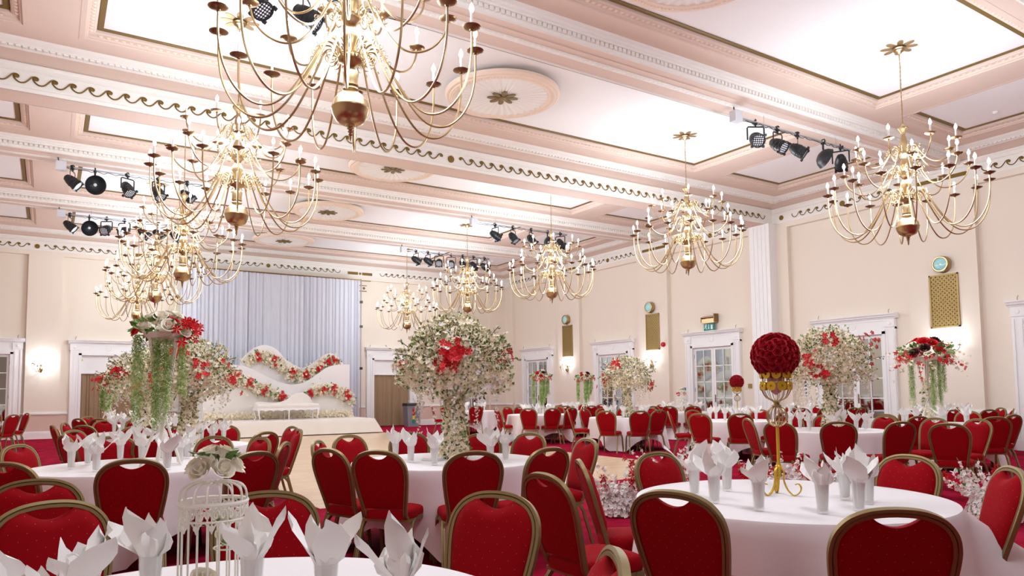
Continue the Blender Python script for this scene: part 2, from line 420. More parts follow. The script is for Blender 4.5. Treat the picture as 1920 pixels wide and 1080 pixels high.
def dentils(mb, axis, lo, hi, base, sg, d0, d1, z0, z1, pitch=.09):
    n = int((hi - lo) / pitch)
    for i in range(n):
        t = lo + (i + .5) * pitch; h = pitch * .33
        p, q = sorted((base + sg * d0, base + sg * d1))
        mb.box(t - h, t + h, p, q, z0, z1) if axis == 'x' else mb.box(p, q, t - h, t + h, z0, z1)
CORN = [(.0, 0), (.012, -.004), (.03, .006), (.035, .05)]
def beam(yc, deep=False):
    mb, wh, dt = MB(), MB(), MB()
    if not deep:
        h, zs = .385, 6.65
        mb.box(XL - .1, XR + .1, yc - h, yc + h, zs, 6.9)
        mb.box(XL - .1, XR + .1, yc - .2, yc + .2, zs - .012, zs); wh.box(XL - .1, XR + .1, yc - .06, yc + .06, zs - .022, zs - .01)
        dentils(dt, 'x', XL, XR, yc, 1, -.035, .035, zs - .027, zs - .022, .1)
        for sg in (-1, 1):
            wh.extr([(h - .03, zs - .001), (h, zs - .018), (h + .03, zs - .006), (h + .036, zs + .04), (h + .036, zs + .10), (h + .085, zs + .105), (h + .09, zs + .135), (h + .115, zs + .145), (h + .125, zs + .18), (h + .15, zs + .19), (h + .16, ZL)], 'x', XL - .1, XR + .1, yc, sg)
            dentils(dt, 'x', XL, XR, yc, sg, h + .034, h + .075, zs + .042, zs + .098)
    else:
        h, zs = .285, 6.25
        mb.box(XL - .1, XR + .1, yc - h, yc + h, zs, 6.72)
        for sg in (-1, 1):
            mb.extr([(h - .01, 6.70), (h + .06, 6.735), (h + .16, 6.765), (h + .3, 6.785), (h + .36, 6.79)], 'x', XL - .1, XR + .1, yc, sg)
            wh.extr([(h + .34, 6.792), (h + .36, 6.776), (h + .40, 6.785), (h + .42, 6.80), (h + .50, 6.806), (h + .52, 6.825), (h + .56, 6.835), (h + .60, 6.86), (h + .63, ZL)], 'x', XL - .1, XR + .1, yc, sg)
            dentils(dt, 'x', XL, XR, yc, sg, h + .42, h + .48, 6.785, 6.806)
            wh.box(XL, XR, *sorted((yc + sg * (h - .01), yc + sg * (h + .012))), 6.25, 6.70)
            wh.extr([(h + .012, 6.70), (h + .05, 6.70), (h + .05, 6.672), (h + .03, 6.65), (h + .03, 6.60), (h + .035, 6.585), (h + .018, 6.57), (h + .012, 6.565)], 'x', XL, XR, yc, sg)
            wh.extr([(h + .012, 6.32), (h + .026, 6.31), (h + .026, 6.28), (h + .016, 6.265), (h + .012, 6.25)], 'x', XL, XR, yc, sg)
    o = mb.build('ceiling_beam', M['pink'], ceil, flat=False)
    w = wh.build('cornice_moulding', M['plaster'], o); dt.build('dentils', M['plaster'], o, flat=True)
    return o
for yc in (3.84, 8.73, 18.55, 23.4, -1.1, -6.0): beam(yc)
db = beam(13.915, True)
mb = frieze_run('s', 'x', 13.63 - .012, 1, 6.45, db, [7.21], [(-3.9, 17.7)])
mb.build('frieze_scroll', M['scroll'], db)
# cornice round the walls
cw, cp, dt = MB(), MB(), MB()
for axis, base, sg, lo, hi in (('x', YF, -1, XL, XR), ('x', YB, 1, XL, XR), ('y', XR, -1, YB, YF), ('y', XL, 1, YB, YF)):
    cp.extr([(-.01, 6.69), (.05, 6.725), (.16, 6.765), (.3, 6.785), (.37, 6.79)], axis, lo, hi, base, sg)
    cw.extr([(.33, 6.792), (.36, 6.776), (.40, 6.785), (.42, 6.80), (.50, 6.806), (.52, 6.825), (.56, 6.835), (.60, 6.86), (.63, ZL)], axis, lo, hi, base, sg)
    dentils(dt, axis, lo + .5, hi - .5, base, sg, .42, .48, 6.785, 6.806)
cove = cp.build('cornice_cove', M['pink'], ceil); cwo = cw.build('cornice_moulding', M['plaster'], cove); dt.build('dentils', M['plaster'], cove, flat=True)

# ceiling roses (round fluted plaques with a flower in the middle)
def ceiling_rose(y, i):
    r0 = 1.06
    t = empty('ceiling_rose', (6.93, y, 7.0), label=['fluted round ceiling plaque with gilt flower, nearest the camera', 'fluted round ceiling plaque with gilt flower, second from the camera',
        'fluted round ceiling plaque with gilt flower, just behind the deep scroll beam', 'fluted round ceiling plaque with gilt flower, fourth from the camera', 'fluted round ceiling plaque with gilt flower, nearest the stage wall'][i], cat='ceiling plaque', group='round ceiling plaques')
    MB().lathe([(.84, -.09), (.84, -.002)], 8).build('shadow_gap_mount', M['dark'], t)  # support coloured dark to stand for the shadow gap above the plaque
    n = 72; mb = MB(); vs = []; fs = []
    prof = [(.12, -.150), (.5, -.158), (.84, -.166)]
    for r, z in prof:
        for k in range(n * 2):
            a = PI * k / n; vs.append((r * math.cos(a), r * math.sin(a), z - (.012 if k % 4 < 2 else 0)))
    for j in range(2):
        for k in range(n * 2):
            q = (k + 1) % (2 * n); fs.append((j * 2 * n + k, j * 2 * n + q, (j + 1) * 2 * n + q, (j + 1) * 2 * n + k))
    mb.add(vs, fs); mb.lathe([(0, -.155), (.13, -.155)], 24)
    mb.build('fluted_disc', M['plaster'], t, flat=True)
    rim = MB().lathe([(.83, -.16), (.85, -.185), (.88, -.19), (.97, -.19), (.985, -.175), (1.03, -.17), (r0, -.14), (r0, -.09), (.83, -.085), (.83, -.16)], 72, cap=False)
    for k in range(96):
        a = 2 * PI * k / 96; c, s = math.cos(a) * .925, math.sin(a) * .925
        rim.add([(c + dx, s + dy, -.19) for dx, dy in ((-.02, -.02), (.02, -.02), (.02, .02), (-.02, .02))] + [(c, s, -.206)], [(0, 1, 4), (1, 2, 4), (2, 3, 4), (3, 0, 4)])
    rim.build('ornate_rim', M['peach'], t)
    petals(.29, -.172).build('gilt_flower', M['gilt'], t)
def petals(R, z, n=8, th=.012):
    mb = MB()
    for k in range(n):
        a = 2 * PI * (k + .5) / n; pts = []
        for j in range(14):
            t = 2 * PI * j / 14; u = R * .58 + R * .42 * math.cos(t); w = R * .165 * math.sin(t) * (1 + .25 * math.cos(t))
            pts.append((u * math.cos(a) - w * math.sin(a), u * math.sin(a) + w * math.cos(a)))
        mb.add([(x, y, z) for x, y in pts] + [(x, y, z - th) for x, y in pts], [tuple(range(14)), tuple(range(27, 13, -1))] + [(j, (j + 1) % 14, 14 + (j + 1) % 14, 14 + j) for j in range(14)])
    mb.lathe([(R * .28, z + .002), (R * .28, z - th * 1.5), (0, z - th * 2)], 12)
    return mb
for i, y in enumerate(BAYS[3:]): ceiling_rose(y, i)
# smoke detectors
for k, (x, y, lab) in enumerate(((16.1, 6.75, 'small white smoke detector on the side ceiling panel nearest the camera'), (15.85, 26.2, 'small white smoke detector on the side ceiling panel by the stage wall'))):
    o = MB().lathe([(.055, 0), (.055, -.02), (.035, -.045), (0, -.05)], 16).build('smoke_detector', M['white'], loc=(x, y, 6.998)); tag(o, lab, 'smoke detector')
# ---------------------------------------------------------------- doors
def surround(mb, hw, ow, oh):
    """white carved surround, local wall plane y=0, projecting towards -y"""
    for s in (-1, 1):
        a, b = sorted((s * ow, s * (hw - .03)))
        mb.box(a, b, -.10, .01, 0, 2.98)
        c0, c1 = sorted((s * (ow + .06), s * (ow + .10))); mb.box(c0, c1, -.118, -.10, .25, 2.9)
        c0, c1 = sorted((s * (hw - .09), s * (hw - .05))); mb.box(c0, c1, -.118, -.10, .25, 2.9)
        mb.box(*sorted((s * ow, s * hw)), -.125, .01, 0, .24)
        mb.box(*sorted((s * (hw - .30), s * (hw - .02))), -.125, .01, 2.95, 3.16)
        mb.lathe([(.05, 0), (.05, .014), (.02, .02)], 14, Matrix.Translation((s * (hw - .16), -.125, 3.05)) @ Matrix.Rotation(PI / 2, 4, 'X'))
    mb.box(-hw + .03, hw - .03, -.09, .01, 2.9, 3.18)
    mb.box(-hw + .30, hw - .30, -.105, -.09, 3.12, 3.15); mb.box(-hw + .30, hw - .30, -.105, -.09, 2.86, 2.90)
    mb.lathe([(.10, 0), (.10, .012), (.085, .018), (.075, .01), (.0, .012)], 24, Matrix.Translation((0, -.088, 3.035)) @ Matrix.Rotation(PI / 2, 4, 'X'))
    mb.extr([(0.0, 3.17), (.11, 3.17), (.125, 3.20), (.17, 3.215), (.18, 3.25), (.21, 3.27), (.215, 3.30), (0, 3.31)], 'x', -hw - .04, hw + .04, 0, -1, True)
    # architrave
    for s in (-1, 1):
        mb.box(*sorted((s * (ow - .05), s * (ow + .03))), -.12, .12, 0, oh + .05)
    mb.box(-ow - .03, ow + .03, -.12, .12, oh - .02, oh + .09)
    return mb
DN = [0]
def place(o, wallname, c):
    o.location = (c, YF + RC, 0) if wallname == 'b' else (XR + RC, c, 0)
    o.rotation_euler = (0, 0, 0 if wallname == 'b' else -PI / 2)
def glazed_door(wn, c, label):
    DN[0] += 1
    ow, oh = .86, 2.8
    t = surround(MB(), 1.17, ow, oh).build('door_%d' % DN[0], M['white'], flat=True); tag(t, label, 'door', kind='structure')
    place(t, wn, c)
    for s in (-1, 1):
        x0, x1 = sorted((s * .004, s * (ow - .05))); f = MB(); st = .085
        f.box(x0, x0 + st, -.02, .03, .01, oh - .02); f.box(x1 - st, x1, -.02, .03, .01, oh - .02)
        f.box(x0 + st, x1 - st, -.02, .03, .01, .62); f.box(x0 + st, x1 - st, -.02, .03, oh - .11, oh - .02)
        f.box(x0 + st + .05, x1 - st - .05, -.03, -.02, .14, .52)
        xm = (x0 + x1) / 2; f.box(xm - .014, xm + .014, -.024, .02, .62, oh - .11)
        for k in range(1, 4):
            z = .62 + (oh - .73) * k / 4; f.box(x0 + st, x1 - st, -.024, .02, z - .014, z + .014)
        lf = f.build('door_leaf', M['white'], t, flat=True)
        MB().box(x0 + st - .01, x1 - st + .01, -.004, .004, .61, oh - .10).build('glass_panes', M['mirror'], lf, flat=True)
        if s == 1:
            MB().box(x0 + .03, x0 + .06, -.035, -.02, 1.0, 1.24).tube([(x0 + .045, -.035, 1.12), (x0 + .045, -.06, 1.12), (x0 + .13, -.06, 1.12)], .008).build('handle', M['brassdk'], lf)
        hg = MB()
        for z in (.3, 1.4, 2.5): hg.box(*sorted((s * (ow - .065), s * (ow - .045))), -.032, -.018, z - .06, z + .06)
        hg.build('hinge', M['steel'], lf, flat=True)
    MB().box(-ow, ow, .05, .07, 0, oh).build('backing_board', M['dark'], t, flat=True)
    return t
def curtain_mesh(x0, x1, z0, z1, y, amp, waves, seed=0, nz=10, per=None):
    mb = MB(); r = random.Random(seed); n = int(waves * 8); vs = []; fs = []
    ph = [r.uniform(0, 6.28) for _ in range(4)]
    for j in range(nz + 1):
        tz = j / nz
        for i in range(n + 1):
            u = i / n; x = x0 + (x1 - x0) * u
            w = math.sin(2 * PI * waves * u + 1.3 * math.sin(2 * PI * 2.3 * u + ph[0])) + .5 * math.sin(2 * PI * waves * 1.63 * u + ph[1]) + .35 * math.sin(2 * PI * waves * .41 * u + ph[2])
            k = amp * (1.0 - .35 * tz) * (.8 + .2 * math.sin(5 * u + ph[3]))
            vs.append((x, y + k * w * .6 + .006 * math.sin(tz * 4 + u * 9), z0 + (z1 - z0) * tz))
    for j in range(nz):
        for i in range(n): a = j * (n + 1) + i; fs.append((a, a + 1, a + n + 2, a + n + 1))
    return mb.add(vs, fs)
def curtain_door(wn, c, label, clabel, lab2, right=False):
    DN[0] += 1
    t = surround(MB(), 1.17, .86, 2.8).build('door_%d' % DN[0], M['white'], flat=True); tag(t, label, 'doorway', kind='structure'); place(t, wn, c)
    p = MB().box(-.84, .84, -.01, .03, 2.19, 2.8).box(-.86, .86, -.05, .03, 2.15, 2.20)
    p.box(-.80, .80, -.018, -.01, 2.74, 2.76)
    p.build('header_panel', M['white'], t, flat=True)
    for k in (0, 1):
        x0, x1 = (-.84, .015) if k == 0 else (-.015, .84)
        o = curtain_mesh(x0, x1, .02, 2.17, .02, .035, 7, 5 + k + DN[0]).build('door_curtain', M['taupe'], fixn=False)
        place(o, wn, c); tag(o, (clabel, lab2)[k], 'curtain', 'taupe doorway curtains')
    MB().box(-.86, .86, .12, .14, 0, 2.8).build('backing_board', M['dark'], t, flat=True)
    return t
for c, l in zip(RD_DOORS, ['white glazed double door in the right wall nearest the camera', 'white glazed double door behind the large blossom tree on the right', 'white glazed double door under the green exit sign',
                        'white glazed double door behind the middle blossom tree on the right wall', 'white glazed double door at the far end of the right wall']): glazed_door('r', c, l)
glazed_door('r', 1.4, 'white glazed double door beside the camera in the right wall')
glazed_door('b', FD[0], 'white glazed double door left of the wall lamp on the far wall')
curtain_door('b', FD[1], 'white doorway with yellow spot left of the stage', 'taupe curtain, left half, in the doorway left of the stage', 'taupe curtain, right half, in the doorway left of the stage')
curtain_door('b', FD[2], 'white curtained doorway right of the stage', 'taupe curtain, left half, in the doorway right of the stage', 'taupe curtain, right half, in the doorway beside the grey bin')
glazed_door('b', FD[3], 'white glazed double door in the far right corner of the far wall')
o = MB().lathe([(.04, 0), (.04, .012), (0, .014)], 16, Matrix.Rotation(PI / 2, 4, 'X')).build('yellow_sticker', M['yellow'], loc=(.93, YF + RC - .012, 2.62)); tag(o, 'round yellow sticker on the white panel over the left doorway', 'sticker')

# ---------------------------------------------------------------- things on the right wall
def rwall(o, y, z, x=XR):
    o.location = (x, y, z); o.rotation_euler = (0, 0, -PI / 2); return o
def grille(y, lab):
    t = empty('wall_grille', label=lab, cat='grille', group='brass wall grilles'); rwall(t, y, 3.46)
    w, h = .335, .64
    f = MB().box(-w, -w + .035, -.03, 0, -h, h).box(w - .035, w, -.03, 0, -h, h).box(-w, w, -.03, 0, -h, -h + .035).box(-w, w, -.03, 0, h - .035, h)
    f.build('frame', M['brassdk2'], t, flat=True)
    MB().box(-w + .02, w - .02, -.006, -.001, -h + .02, h - .02).build('backing', M['grilledk'], t, flat=True)
    g = MB(); nx, nz = 12, 24
    for i in range(nx + 1):
        x = -w + .035 + (2 * w - .07) * i / nx; g.box(x - .008, x + .008, -.018, -.006, -h + .03, h - .03)
    for j in range(nz + 1):
        z = -h + .035 + (2 * h - .07) * j / nz; g.box(-w + .03, w - .03, -.016, -.006, z - .008, z + .008)
    for i in range(nx):
        for j in range(nz):
            if (i + j) % 2 == 0:
                x = -w + .035 + (2 * w - .07) * (i + .5) / nx; z = -h + .035 + (2 * h - .07) * (j + .5) / nz
                g.box(x - .013, x + .013, -.02, -.006, z - .013, z + .013)
    g.build('lattice', M['brassdk2'], t, flat=True)
M['brassdk2'] = mat('grille_brass', 'a48a55', .45, .6); M['grilledk'] = mat('grille_dark', '6a5836', .7)
for y, l in ((8.84, 'brass lattice grille on the pilaster nearest the camera'), (18.74, 'brass lattice grille on the pilaster left of the exit sign'), (23.72, 'brass lattice grille on the farthest pilaster')): grille(y, l)
def porthole(y, lab):
    t = empty('wall_light', label=lab, cat='wall light', group='round brass wall lights'); rwall(t, y, 4.33)
    X = Matrix.Rotation(PI / 2 , 4, 'X')
    MB().lathe([(.20, 0), (.205, .02), (.19, .05), (.185, .13), (.195, .15), (.18, .165), (.155, .165), (.15, .14)], 32, X).build('rim', M['brass'], t)
    MB().lathe([(.158, .14), (.14, .155), (.08, .17), (0, .175)], 32, X).build('glass_lens', M['cyan'], t)
for y, l in ((8.83, 'round brass wall light with pale blue glass, nearest the camera'), (18.8, 'round brass wall light above the middle grille'), (23.72, 'round brass wall light above the farthest grille')): porthole(y, l)

def sconce_tree(name='wall_sconce'):
    t = empty(name)
    MB().lathe([(0, -.16), (.012, -.14), (.02, -.12), (.05, -.08), (.06, -.03), (.045, .02), (.03, .05), (.04, .09), (.02, .13), (0, .15)], 16, Matrix.Translation((0, -.045, 0))).build('back_plate', M['brass'], t)
    for k, (dx, dy, h) in enumerate(((-.30, -.14, .10), (-.17, -.22, .16), (0, -.26, .20), (.17, -.22, .16), (.30, -.14, .10))):
        arm = MB().tube(crom([(0, -.06, -.03), (dx * .3, dy * .5, -.10), (dx * .7, dy * .85, -.09), (dx, dy, .0), (dx, dy, h - .06)], 5), .008, 6).build('arm', M['brass'], t)
        MB().lathe([(.0, h - .065), (.05, h - .05), (.055, h - .04), (.02, h - .045), (.018, h - .02), (0, h - .02)], 14, Matrix.Translation((dx, dy, 0))).build('drip_pan', M['brass'], arm)
        MB().lathe([(.012, h - .03), (.012, h + .06), (0, h + .06)], 8, Matrix.Translation((dx, dy, 0))).build('candle', M['candle'], arm)
        MB().lathe([(.006, h + .06), (.014, h + .08), (.010, h + .10), (0, h + .12)], 8, Matrix.Translation((dx, dy, 0))).build('bulb', M['bulb'], arm)
    return t
s0 = sconce_tree(); cm = child_map(); tr = tree_of(s0, cm)
SCON = [('r', 8.79, 'brass candle wall lamp behind the red and white rose stand'), ('r', 18.8, 'brass candle wall lamp under the middle grille'), ('r', 23.75, 'brass candle wall lamp under the farthest grille'), ('b', -.17, 'brass candle wall lamp on the far wall left of the stage')]
for i, (wn, c, l) in enumerate(SCON):
    o = s0 if i == 0 else copy_tree(s0, tr)
    if wn == 'r': rwall(o, c, 2.33)
    else: o.location = (c, YF, 2.33)
    tag(o, l, 'wall lamp', 'brass candle wall lamps')

# exit sign with brass picture light
t = empty('exit_sign', label='green fire exit sign with brass lamp hood over a glazed door', cat='sign'); rwall(t, 16.17, 3.5, XR + RC)
MB().box(-.21, .21, -.15, -.13, -.20, .03).build('sign_panel', M['green'], t, flat=True)
w_ = MB(); y0, y1 = -.154, -.15
w_.box(.09, .16, y0, y1, -.10, .04)                                   # doorway
w_.box(-.012, .012, y0, y1, -.06, .05); w_.add([(-.04, y0, -.05), (.04, y0, -.05), (0, y0, -.10)], [(0, 1, 2)])  # arrow down
for seg in (((-.15, .035), (-.135, .055)), ((-.11, .03), (-.13, -.03)), ((-.13, -.03), (-.09, -.06)), ((-.09, -.06), (-.085, -.10)), ((-.13, -.03), (-.165, -.055)), ((-.165, -.055), (-.19, -.05)), ((-.115, .02), (-.075, -.005)), ((-.115, .02), (-.165, .0))):
    w_.tube([(seg[0][0], y0, seg[0][1]), (seg[1][0], y0, seg[1][1])], .011, 6)
w_.lathe([(.02, 0), (.02, .003)], 12, Matrix.Translation((-.095, y0, .055)) @ Matrix.Rotation(PI / 2, 4, 'X'))
w_.xf(Matrix.Translation((0, 0, -.05))); w_.build('pictogram', M['panelwhite'], t, flat=True)
MB().box(-.27, .27, -.20, 0, .05, .19).tube([(-.22, -.16, .25), (.24, -.16, .25)], .035, 12).build('lamp_hood', M['brass'], t)
MB().box(.255, .285, -.21, .0, .08, .34).box(-.285, -.255, -.21, .0, .08, .25).build('bracket', M['brassdk'], t, flat=True)
def small(name, mb, m, y, z, lab, cat, x=XR + RC):
    o = mb.build(name, m); rwall(o, y, z, x); tag(o, lab, cat); return o
X90 = Matrix.Rotation(PI / 2, 4, 'X')
small('fire_bell', MB().lathe([(.085, 0), (.085, .05), (.07, .075), (.03, .09), (0, .09)], 20, X90), M['red'], 18.22, 2.98, 'round red fire bell on the pilaster left of the exit sign', 'fire bell', XR)
small('call_point', MB().box(-.06, .06, -.05, 0, -.06, .06), M['red'], 17.72, 1.26, 'small red call point left of the blue notice', 'call point')
nb = small('wall_notice', MB().box(-.09, .09, -.012, 0, -.01, .16), M['blue'], 17.42, 1.32, 'blue and pink notice left of the exit door', 'notice')
MB().box(-.09, .09, -.013, 0, -.10, -.012).build('lower_strip', mat('notice_pink', 'c84a78', .5), nb, flat=True)
small('light_switch', MB().box(-.07, .07, -.02, 0, -.07, .07).box(-.02, .02, -.03, -.02, -.03, .03), M['brassdk2'], 14.72, 1.5, 'square brass light switch right of the exit door', 'switch')
sw = small('switch_panel', MB().box(-.06, .06, -.02, 0, -.22, .22), M['white'], 12.78, 1.42, 'tall white switch panel left of the large blossom tree door', 'switch')
kb = MB()
for k in range(4): kb.box(-.03, .03, -.03, -.02, -.16 + k * .1, -.11 + k * .1)
kb.build('rocker', M['black'], sw, flat=True)
# small hooks over the door heads
hk = [('r', c, s) for c in RD_DOORS for s in (-1.0, 1.0)] + [('b', c, s) for c in FD[:3] for s in (-1.0, 1.0)]
for i, (wn, c, s) in enumerate(hk):
    o = MB().tube([(0, 0, 0), (0, 0, .06), (.012, -.01, .09), (.03, -.01, .10)], .008, 5).build('hook', M['brassdk'])
    side = ('left', 'right')[s > 0] if wn == 'b' else ('left', 'right')[s < 0]
    o.location = (XR + RC - .1, c + s, 3.31) if wn == 'r' else (c + s, YF + RC - .1, 3.31)
    dl = dict(zip([('r', x) for x in RD_DOORS], ['the right wall door nearest the camera', 'the door behind the large blossom tree', 'the door under the exit sign', 'the door behind the middle blossom tree', 'the farthest right wall door']))
    dl.update({('b', FD[0]): 'the far wall glazed door', ('b', FD[1]): 'the doorway left of the stage', ('b', FD[2]): 'the doorway right of the stage'})
    tag(o, 'small brass hook at the %s end above %s' % (side, dl[(wn, c)]), 'hook', 'hooks over the doors')
# tall white casing under the deep beam
c = MB().box(XR - .32, XR + .001, 13.5, 14.2, 0, 6.25)
for y in (13.64, 13.78, 13.92, 14.06): c.box(XR - .335, XR - .32, y - .02, y + .02, .1, 6.2)
o = c.build('column_casing', M['white'], flat=True); tag(o, 'tall white boxed column casing under the deep beam', 'column casing', kind='structure')
# bin by the far doorway
t = empty('recycling_bin', (12.72, 27.6, 0), label='grey recycling bin with black lid beside the curtained doorway', cat='bin')
b_ = MB(); 
for (z0, z1, w0, w1) in ((.0, .82, .24, .28),):
    b_.add([(-w0, -w0 * .8, z0), (w0, -w0 * .8, z0), (w0, w0 * .8, z0), (-w0, w0 * .8, z0), (-w1, -w1 * .8, z1), (w1, -w1 * .8, z1), (w1, w1 * .8, z1), (-w1, w1 * .8, z1)], [(0, 3, 2, 1), (4, 5, 6, 7), (0, 1, 5, 4), (1, 2, 6, 5), (2, 3, 7, 6), (3, 0, 4, 7)])
b_.box(-.30, .30, -.25, .25, .80, .85)
b_.build('bin_body', M['binGrey'], t, flat=True)
MB().extr([(-.25, .85), (-.25, .90), (-.2, .95), (.2, .97), (.25, .93), (.25, .85)], 'x', -.30, .30, 0, 1, True).build('lid', M['binlid'], t, flat=True)
for k, (z0, z1, mm) in enumerate(((.62, .74, 'red'), (.48, .58, 'red'), (.30, .45, 'yellow'), (.14, .29, 'green'))):
    yy = -.2 - .03 * (z0 + z1) / 2 - .014
    MB().box(-.055, .055, yy - .002, yy + .012, z0, z1).build('sticker', M[mm], t, flat=True)
# ---------------------------------------------------------------- chandeliers
def chandelier_proto():
    t = empty('chandelier')
    MB().lathe([(0, -.155), (.07, -.15), (.125, -.12), (.16, -.065), (.172, -.012), (.176, -.006), (.176, .006), (.172, .012), (.16, .065), (.125, .115), (.085, .145), (.05, .155)], 32).build('ball', M['brass'], t)
    MB().lathe([(0, -.31), (.008, -.29), (.014, -.27), (.008, -.258), (.02, -.245), (.010, -.23), (.026, -.215), (.014, -.2), (.032, -.185), (.02, -.172), (.045, -.16), (.05, -.148)], 14).build('finial', M['brass'], t)
    MB().lathe([(.05, .14), (.075, .165), (.058, .19), (.072, .2), (.066, .24), (.074, .31), (.05, .345), (.03, .36), (.05, .385), (.10, .40), (.115, .42), (.118, .44), (.10, .46), (.105, .475), (.06, .49), (.04, .50),
                 (.05, .54), (.085, .60), (.075, .66), (.04, .72), (.06, .755), (.088, .775), (.095, .795), (.085, .815), (.05, .83), (.035, .85), (.06, .90), (.072, .945), (.055, 1.0), (.03, 1.04), (.055, 1.08), (.072, 1.105), (.06, 1.13),
                 (.03, 1.15), (.04, 1.22), (.052, 1.29), (.04, 1.36), (.026, 1.41), (.045, 1.45), (.075, 1.485), (.083, 1.50), (.08, 1.515), (.045, 1.53), (.03, 1.545), (.02, 1.57), (0, 1.58)], 20).xf(Matrix.Diagonal((1, 1, 1.085, 1))).build('stem', M['brass'], t)
    def arm(path, rp, zp, n, off):
        pts = [(r, 0, z) for r, z in path]
        a = MB().tube(crom(pts, 5), .0105, 6)
        # scroll curls under the shoulder
        r0, z0 = path[2]
        def curl(cx, cz, R, a0, turns):
            q = []
            for i in range(22):
                s = i / 21; an = a0 + turns * 2 * PI * s; rr = R * (1 - .8 * s); q.append((cx + rr * math.cos(an), 0, cz + rr * math.sin(an)))
            return q
        a.tube(curl(r0 - .01, z0 - .115, .065, PI / 2, 1.4), .006, 5); a.tube(curl(r0 + .09, z0 - .03, .03, -PI / 2 - .4, 1.1), .005, 5); a.tube(curl(r0 + .14, z0 - .13, .026, -PI / 2 - .4, 1.1), .005, 5)
        am = a.mesh('arm', M['brass'])
        pan = MB().lathe([(0, zp - .035), (.016, zp - .03), (.022, zp - .02), (.055, zp - .012), (.082, .004 + zp), (.084, zp + .008), (.05, zp - .004), (.024, zp), (.016, zp + .012), (.026, zp + .03), (.012, zp + .034)], 18, Matrix.Translation((rp, 0, 0))).mesh('drip_pan', M['brassdk'])
        can = MB().lathe([(.0125, zp + .02), (.0125, zp + .135), (.008, zp + .14)], 10, Matrix.Translation((rp, 0, 0))).mesh('candle', M['candle'])
        bul = MB().lathe([(.010, zp + .138), (.021, zp + .160), (.023, zp + .178), (.015, zp + .208), (0, zp + .235)], 10, Matrix.Translation((rp, 0, 0))).mesh('bulb', M['bulb'])
        for i in range(n):
            o = bpy.data.objects.new('arm', am); COL.objects.link(o); o.parent = t; o.rotation_euler = (0, 0, 2 * PI * (i + off) / n)
            for nm, me in (('drip_pan', pan), ('candle', can), ('bulb', bul)):
                c = bpy.data.objects.new(nm, me); COL.objects.link(c); c.parent = o
    arm([(.10, .45), (.14, .55), (.20, .59), (.265, .565), (.315, .47), (.43, .25), (.57, .03), (.72, -.105), (.88, -.115), (1.02, -.01), (1.115, .17), (1.155, .38), (1.16, .60)], 1.16, .635, 16, 0)
    arm([(.08, .86), (.12, .95), (.17, .99), (.225, .96), (.27, .87), (.37, .70), (.49, .60), (.62, .585), (.75, .64), (.85, .75), (.90, .90)], .90, .93, 8, .5)
    arm([(.06, 1.20), (.09, 1.29), (.14, 1.33), (.19, 1.30), (.24, 1.20), (.34, 1.06), (.45, .99), (.57, .99), (.67, 1.06), (.73, 1.16), (.745, 1.25)], .747, 1.28, 8, 0)
    return t
c0 = chandelier_proto(); cm = child_map(); tr = tree_of(c0, cm)
CH = [(2.27, 6.25, 4.01), (2.27, 11.03, 4.04), (2.26, 16.05, 3.89), (2.3, 20.95, 3.99), (2.33, 25.8, 3.94), (11.65, 6.25, 4.0), (11.66, 11.03, 4.18), (11.63, 16.05, 4.11), (11.7, 20.95, 4.21), (11.7, 25.8, 4.02)]
CL = ['nearest the camera in the left-hand row', 'second from the camera in the left-hand row', 'third from the camera in the left-hand row', 'fourth from the camera in the left-hand row', 'farthest in the left-hand row, before the stage wall',
      'nearest the camera in the right-hand row', 'second from the camera in the right-hand row, before the deep beam', 'third in the right-hand row, behind the deep beam', 'fourth in the right-hand row, over the large blossom tree', 'farthest in the right-hand row, by the curtained doorway']
for i, (x, y, z) in enumerate(CH):
    o = c0 if i == 0 else copy_tree(c0, tr)
    o.location = (x, y, z); o.rotation_euler = (0, 0, (i * 1.37) % .39)
    tag(o, 'brass candle chandelier ' + CL[i], 'chandelier', 'brass candle chandeliers')
    h = 7.0 - z; ch = MB(); zz = 1.57; k = 0
    pts = []
    n = int((h - .06 - 1.70) / .035)
    pts = [(0, 0, 1.70 + (h - .06 - 1.70) * j / n) for j in range(n + 1)]
    ch.tube(pts, .012, 5, scale=[1 if j % 2 else .45 for j in range(n + 1)])
    cord = [(.012 * math.sin(j * .5), .012 * math.cos(j * .37), p[2]) for j, p in enumerate(pts)][::3]
    ch.tube(cord, .004, 4)
    ch.build('chain', M['brass'], o)
    r = petals(.28, h - .002).build('ceiling_flower', M['gilt2'] if 'gilt2' in M else M['brass'], o)
    MB().lathe([(.10, h - .02), (.105, h - .035), (.08, h - .05), (.085, h - .065), (.05, h - .085), (.03, h - .11), (0, h - .12)], 18).build('ceiling_cup', M['brass'], o)
def lamp(name, loc, power, rad, col='f8fbff'):
    d = bpy.data.lights.new(name, 'POINT'); d.energy = power; d.color = (.905, 1.0, 1.11); d.shadow_soft_size = rad
    o = bpy.data.objects.new(name, d); COL.objects.link(o); o.location = loc; return o
PW = 700
for i, (x, y, z) in enumerate(CH + [(2.27, 1.4, 4.0), (11.65, 1.4, 4.0)]):
    k = .5 if i >= 10 else (1, 1, .95, .85, .75)[i % 5]
    lamp('chandelier_light', (x, y, z + .80), PW * .8 * k, .7); lamp('chandelier_light', (x, y, z + .02), PW * .2 * k, .14)
for (wn, c, l) in SCON:
    lamp('wall_lamp_light', (XR - .24, c, 2.52) if wn == 'r' else (c, YF - .24, 2.52), 30, .06)

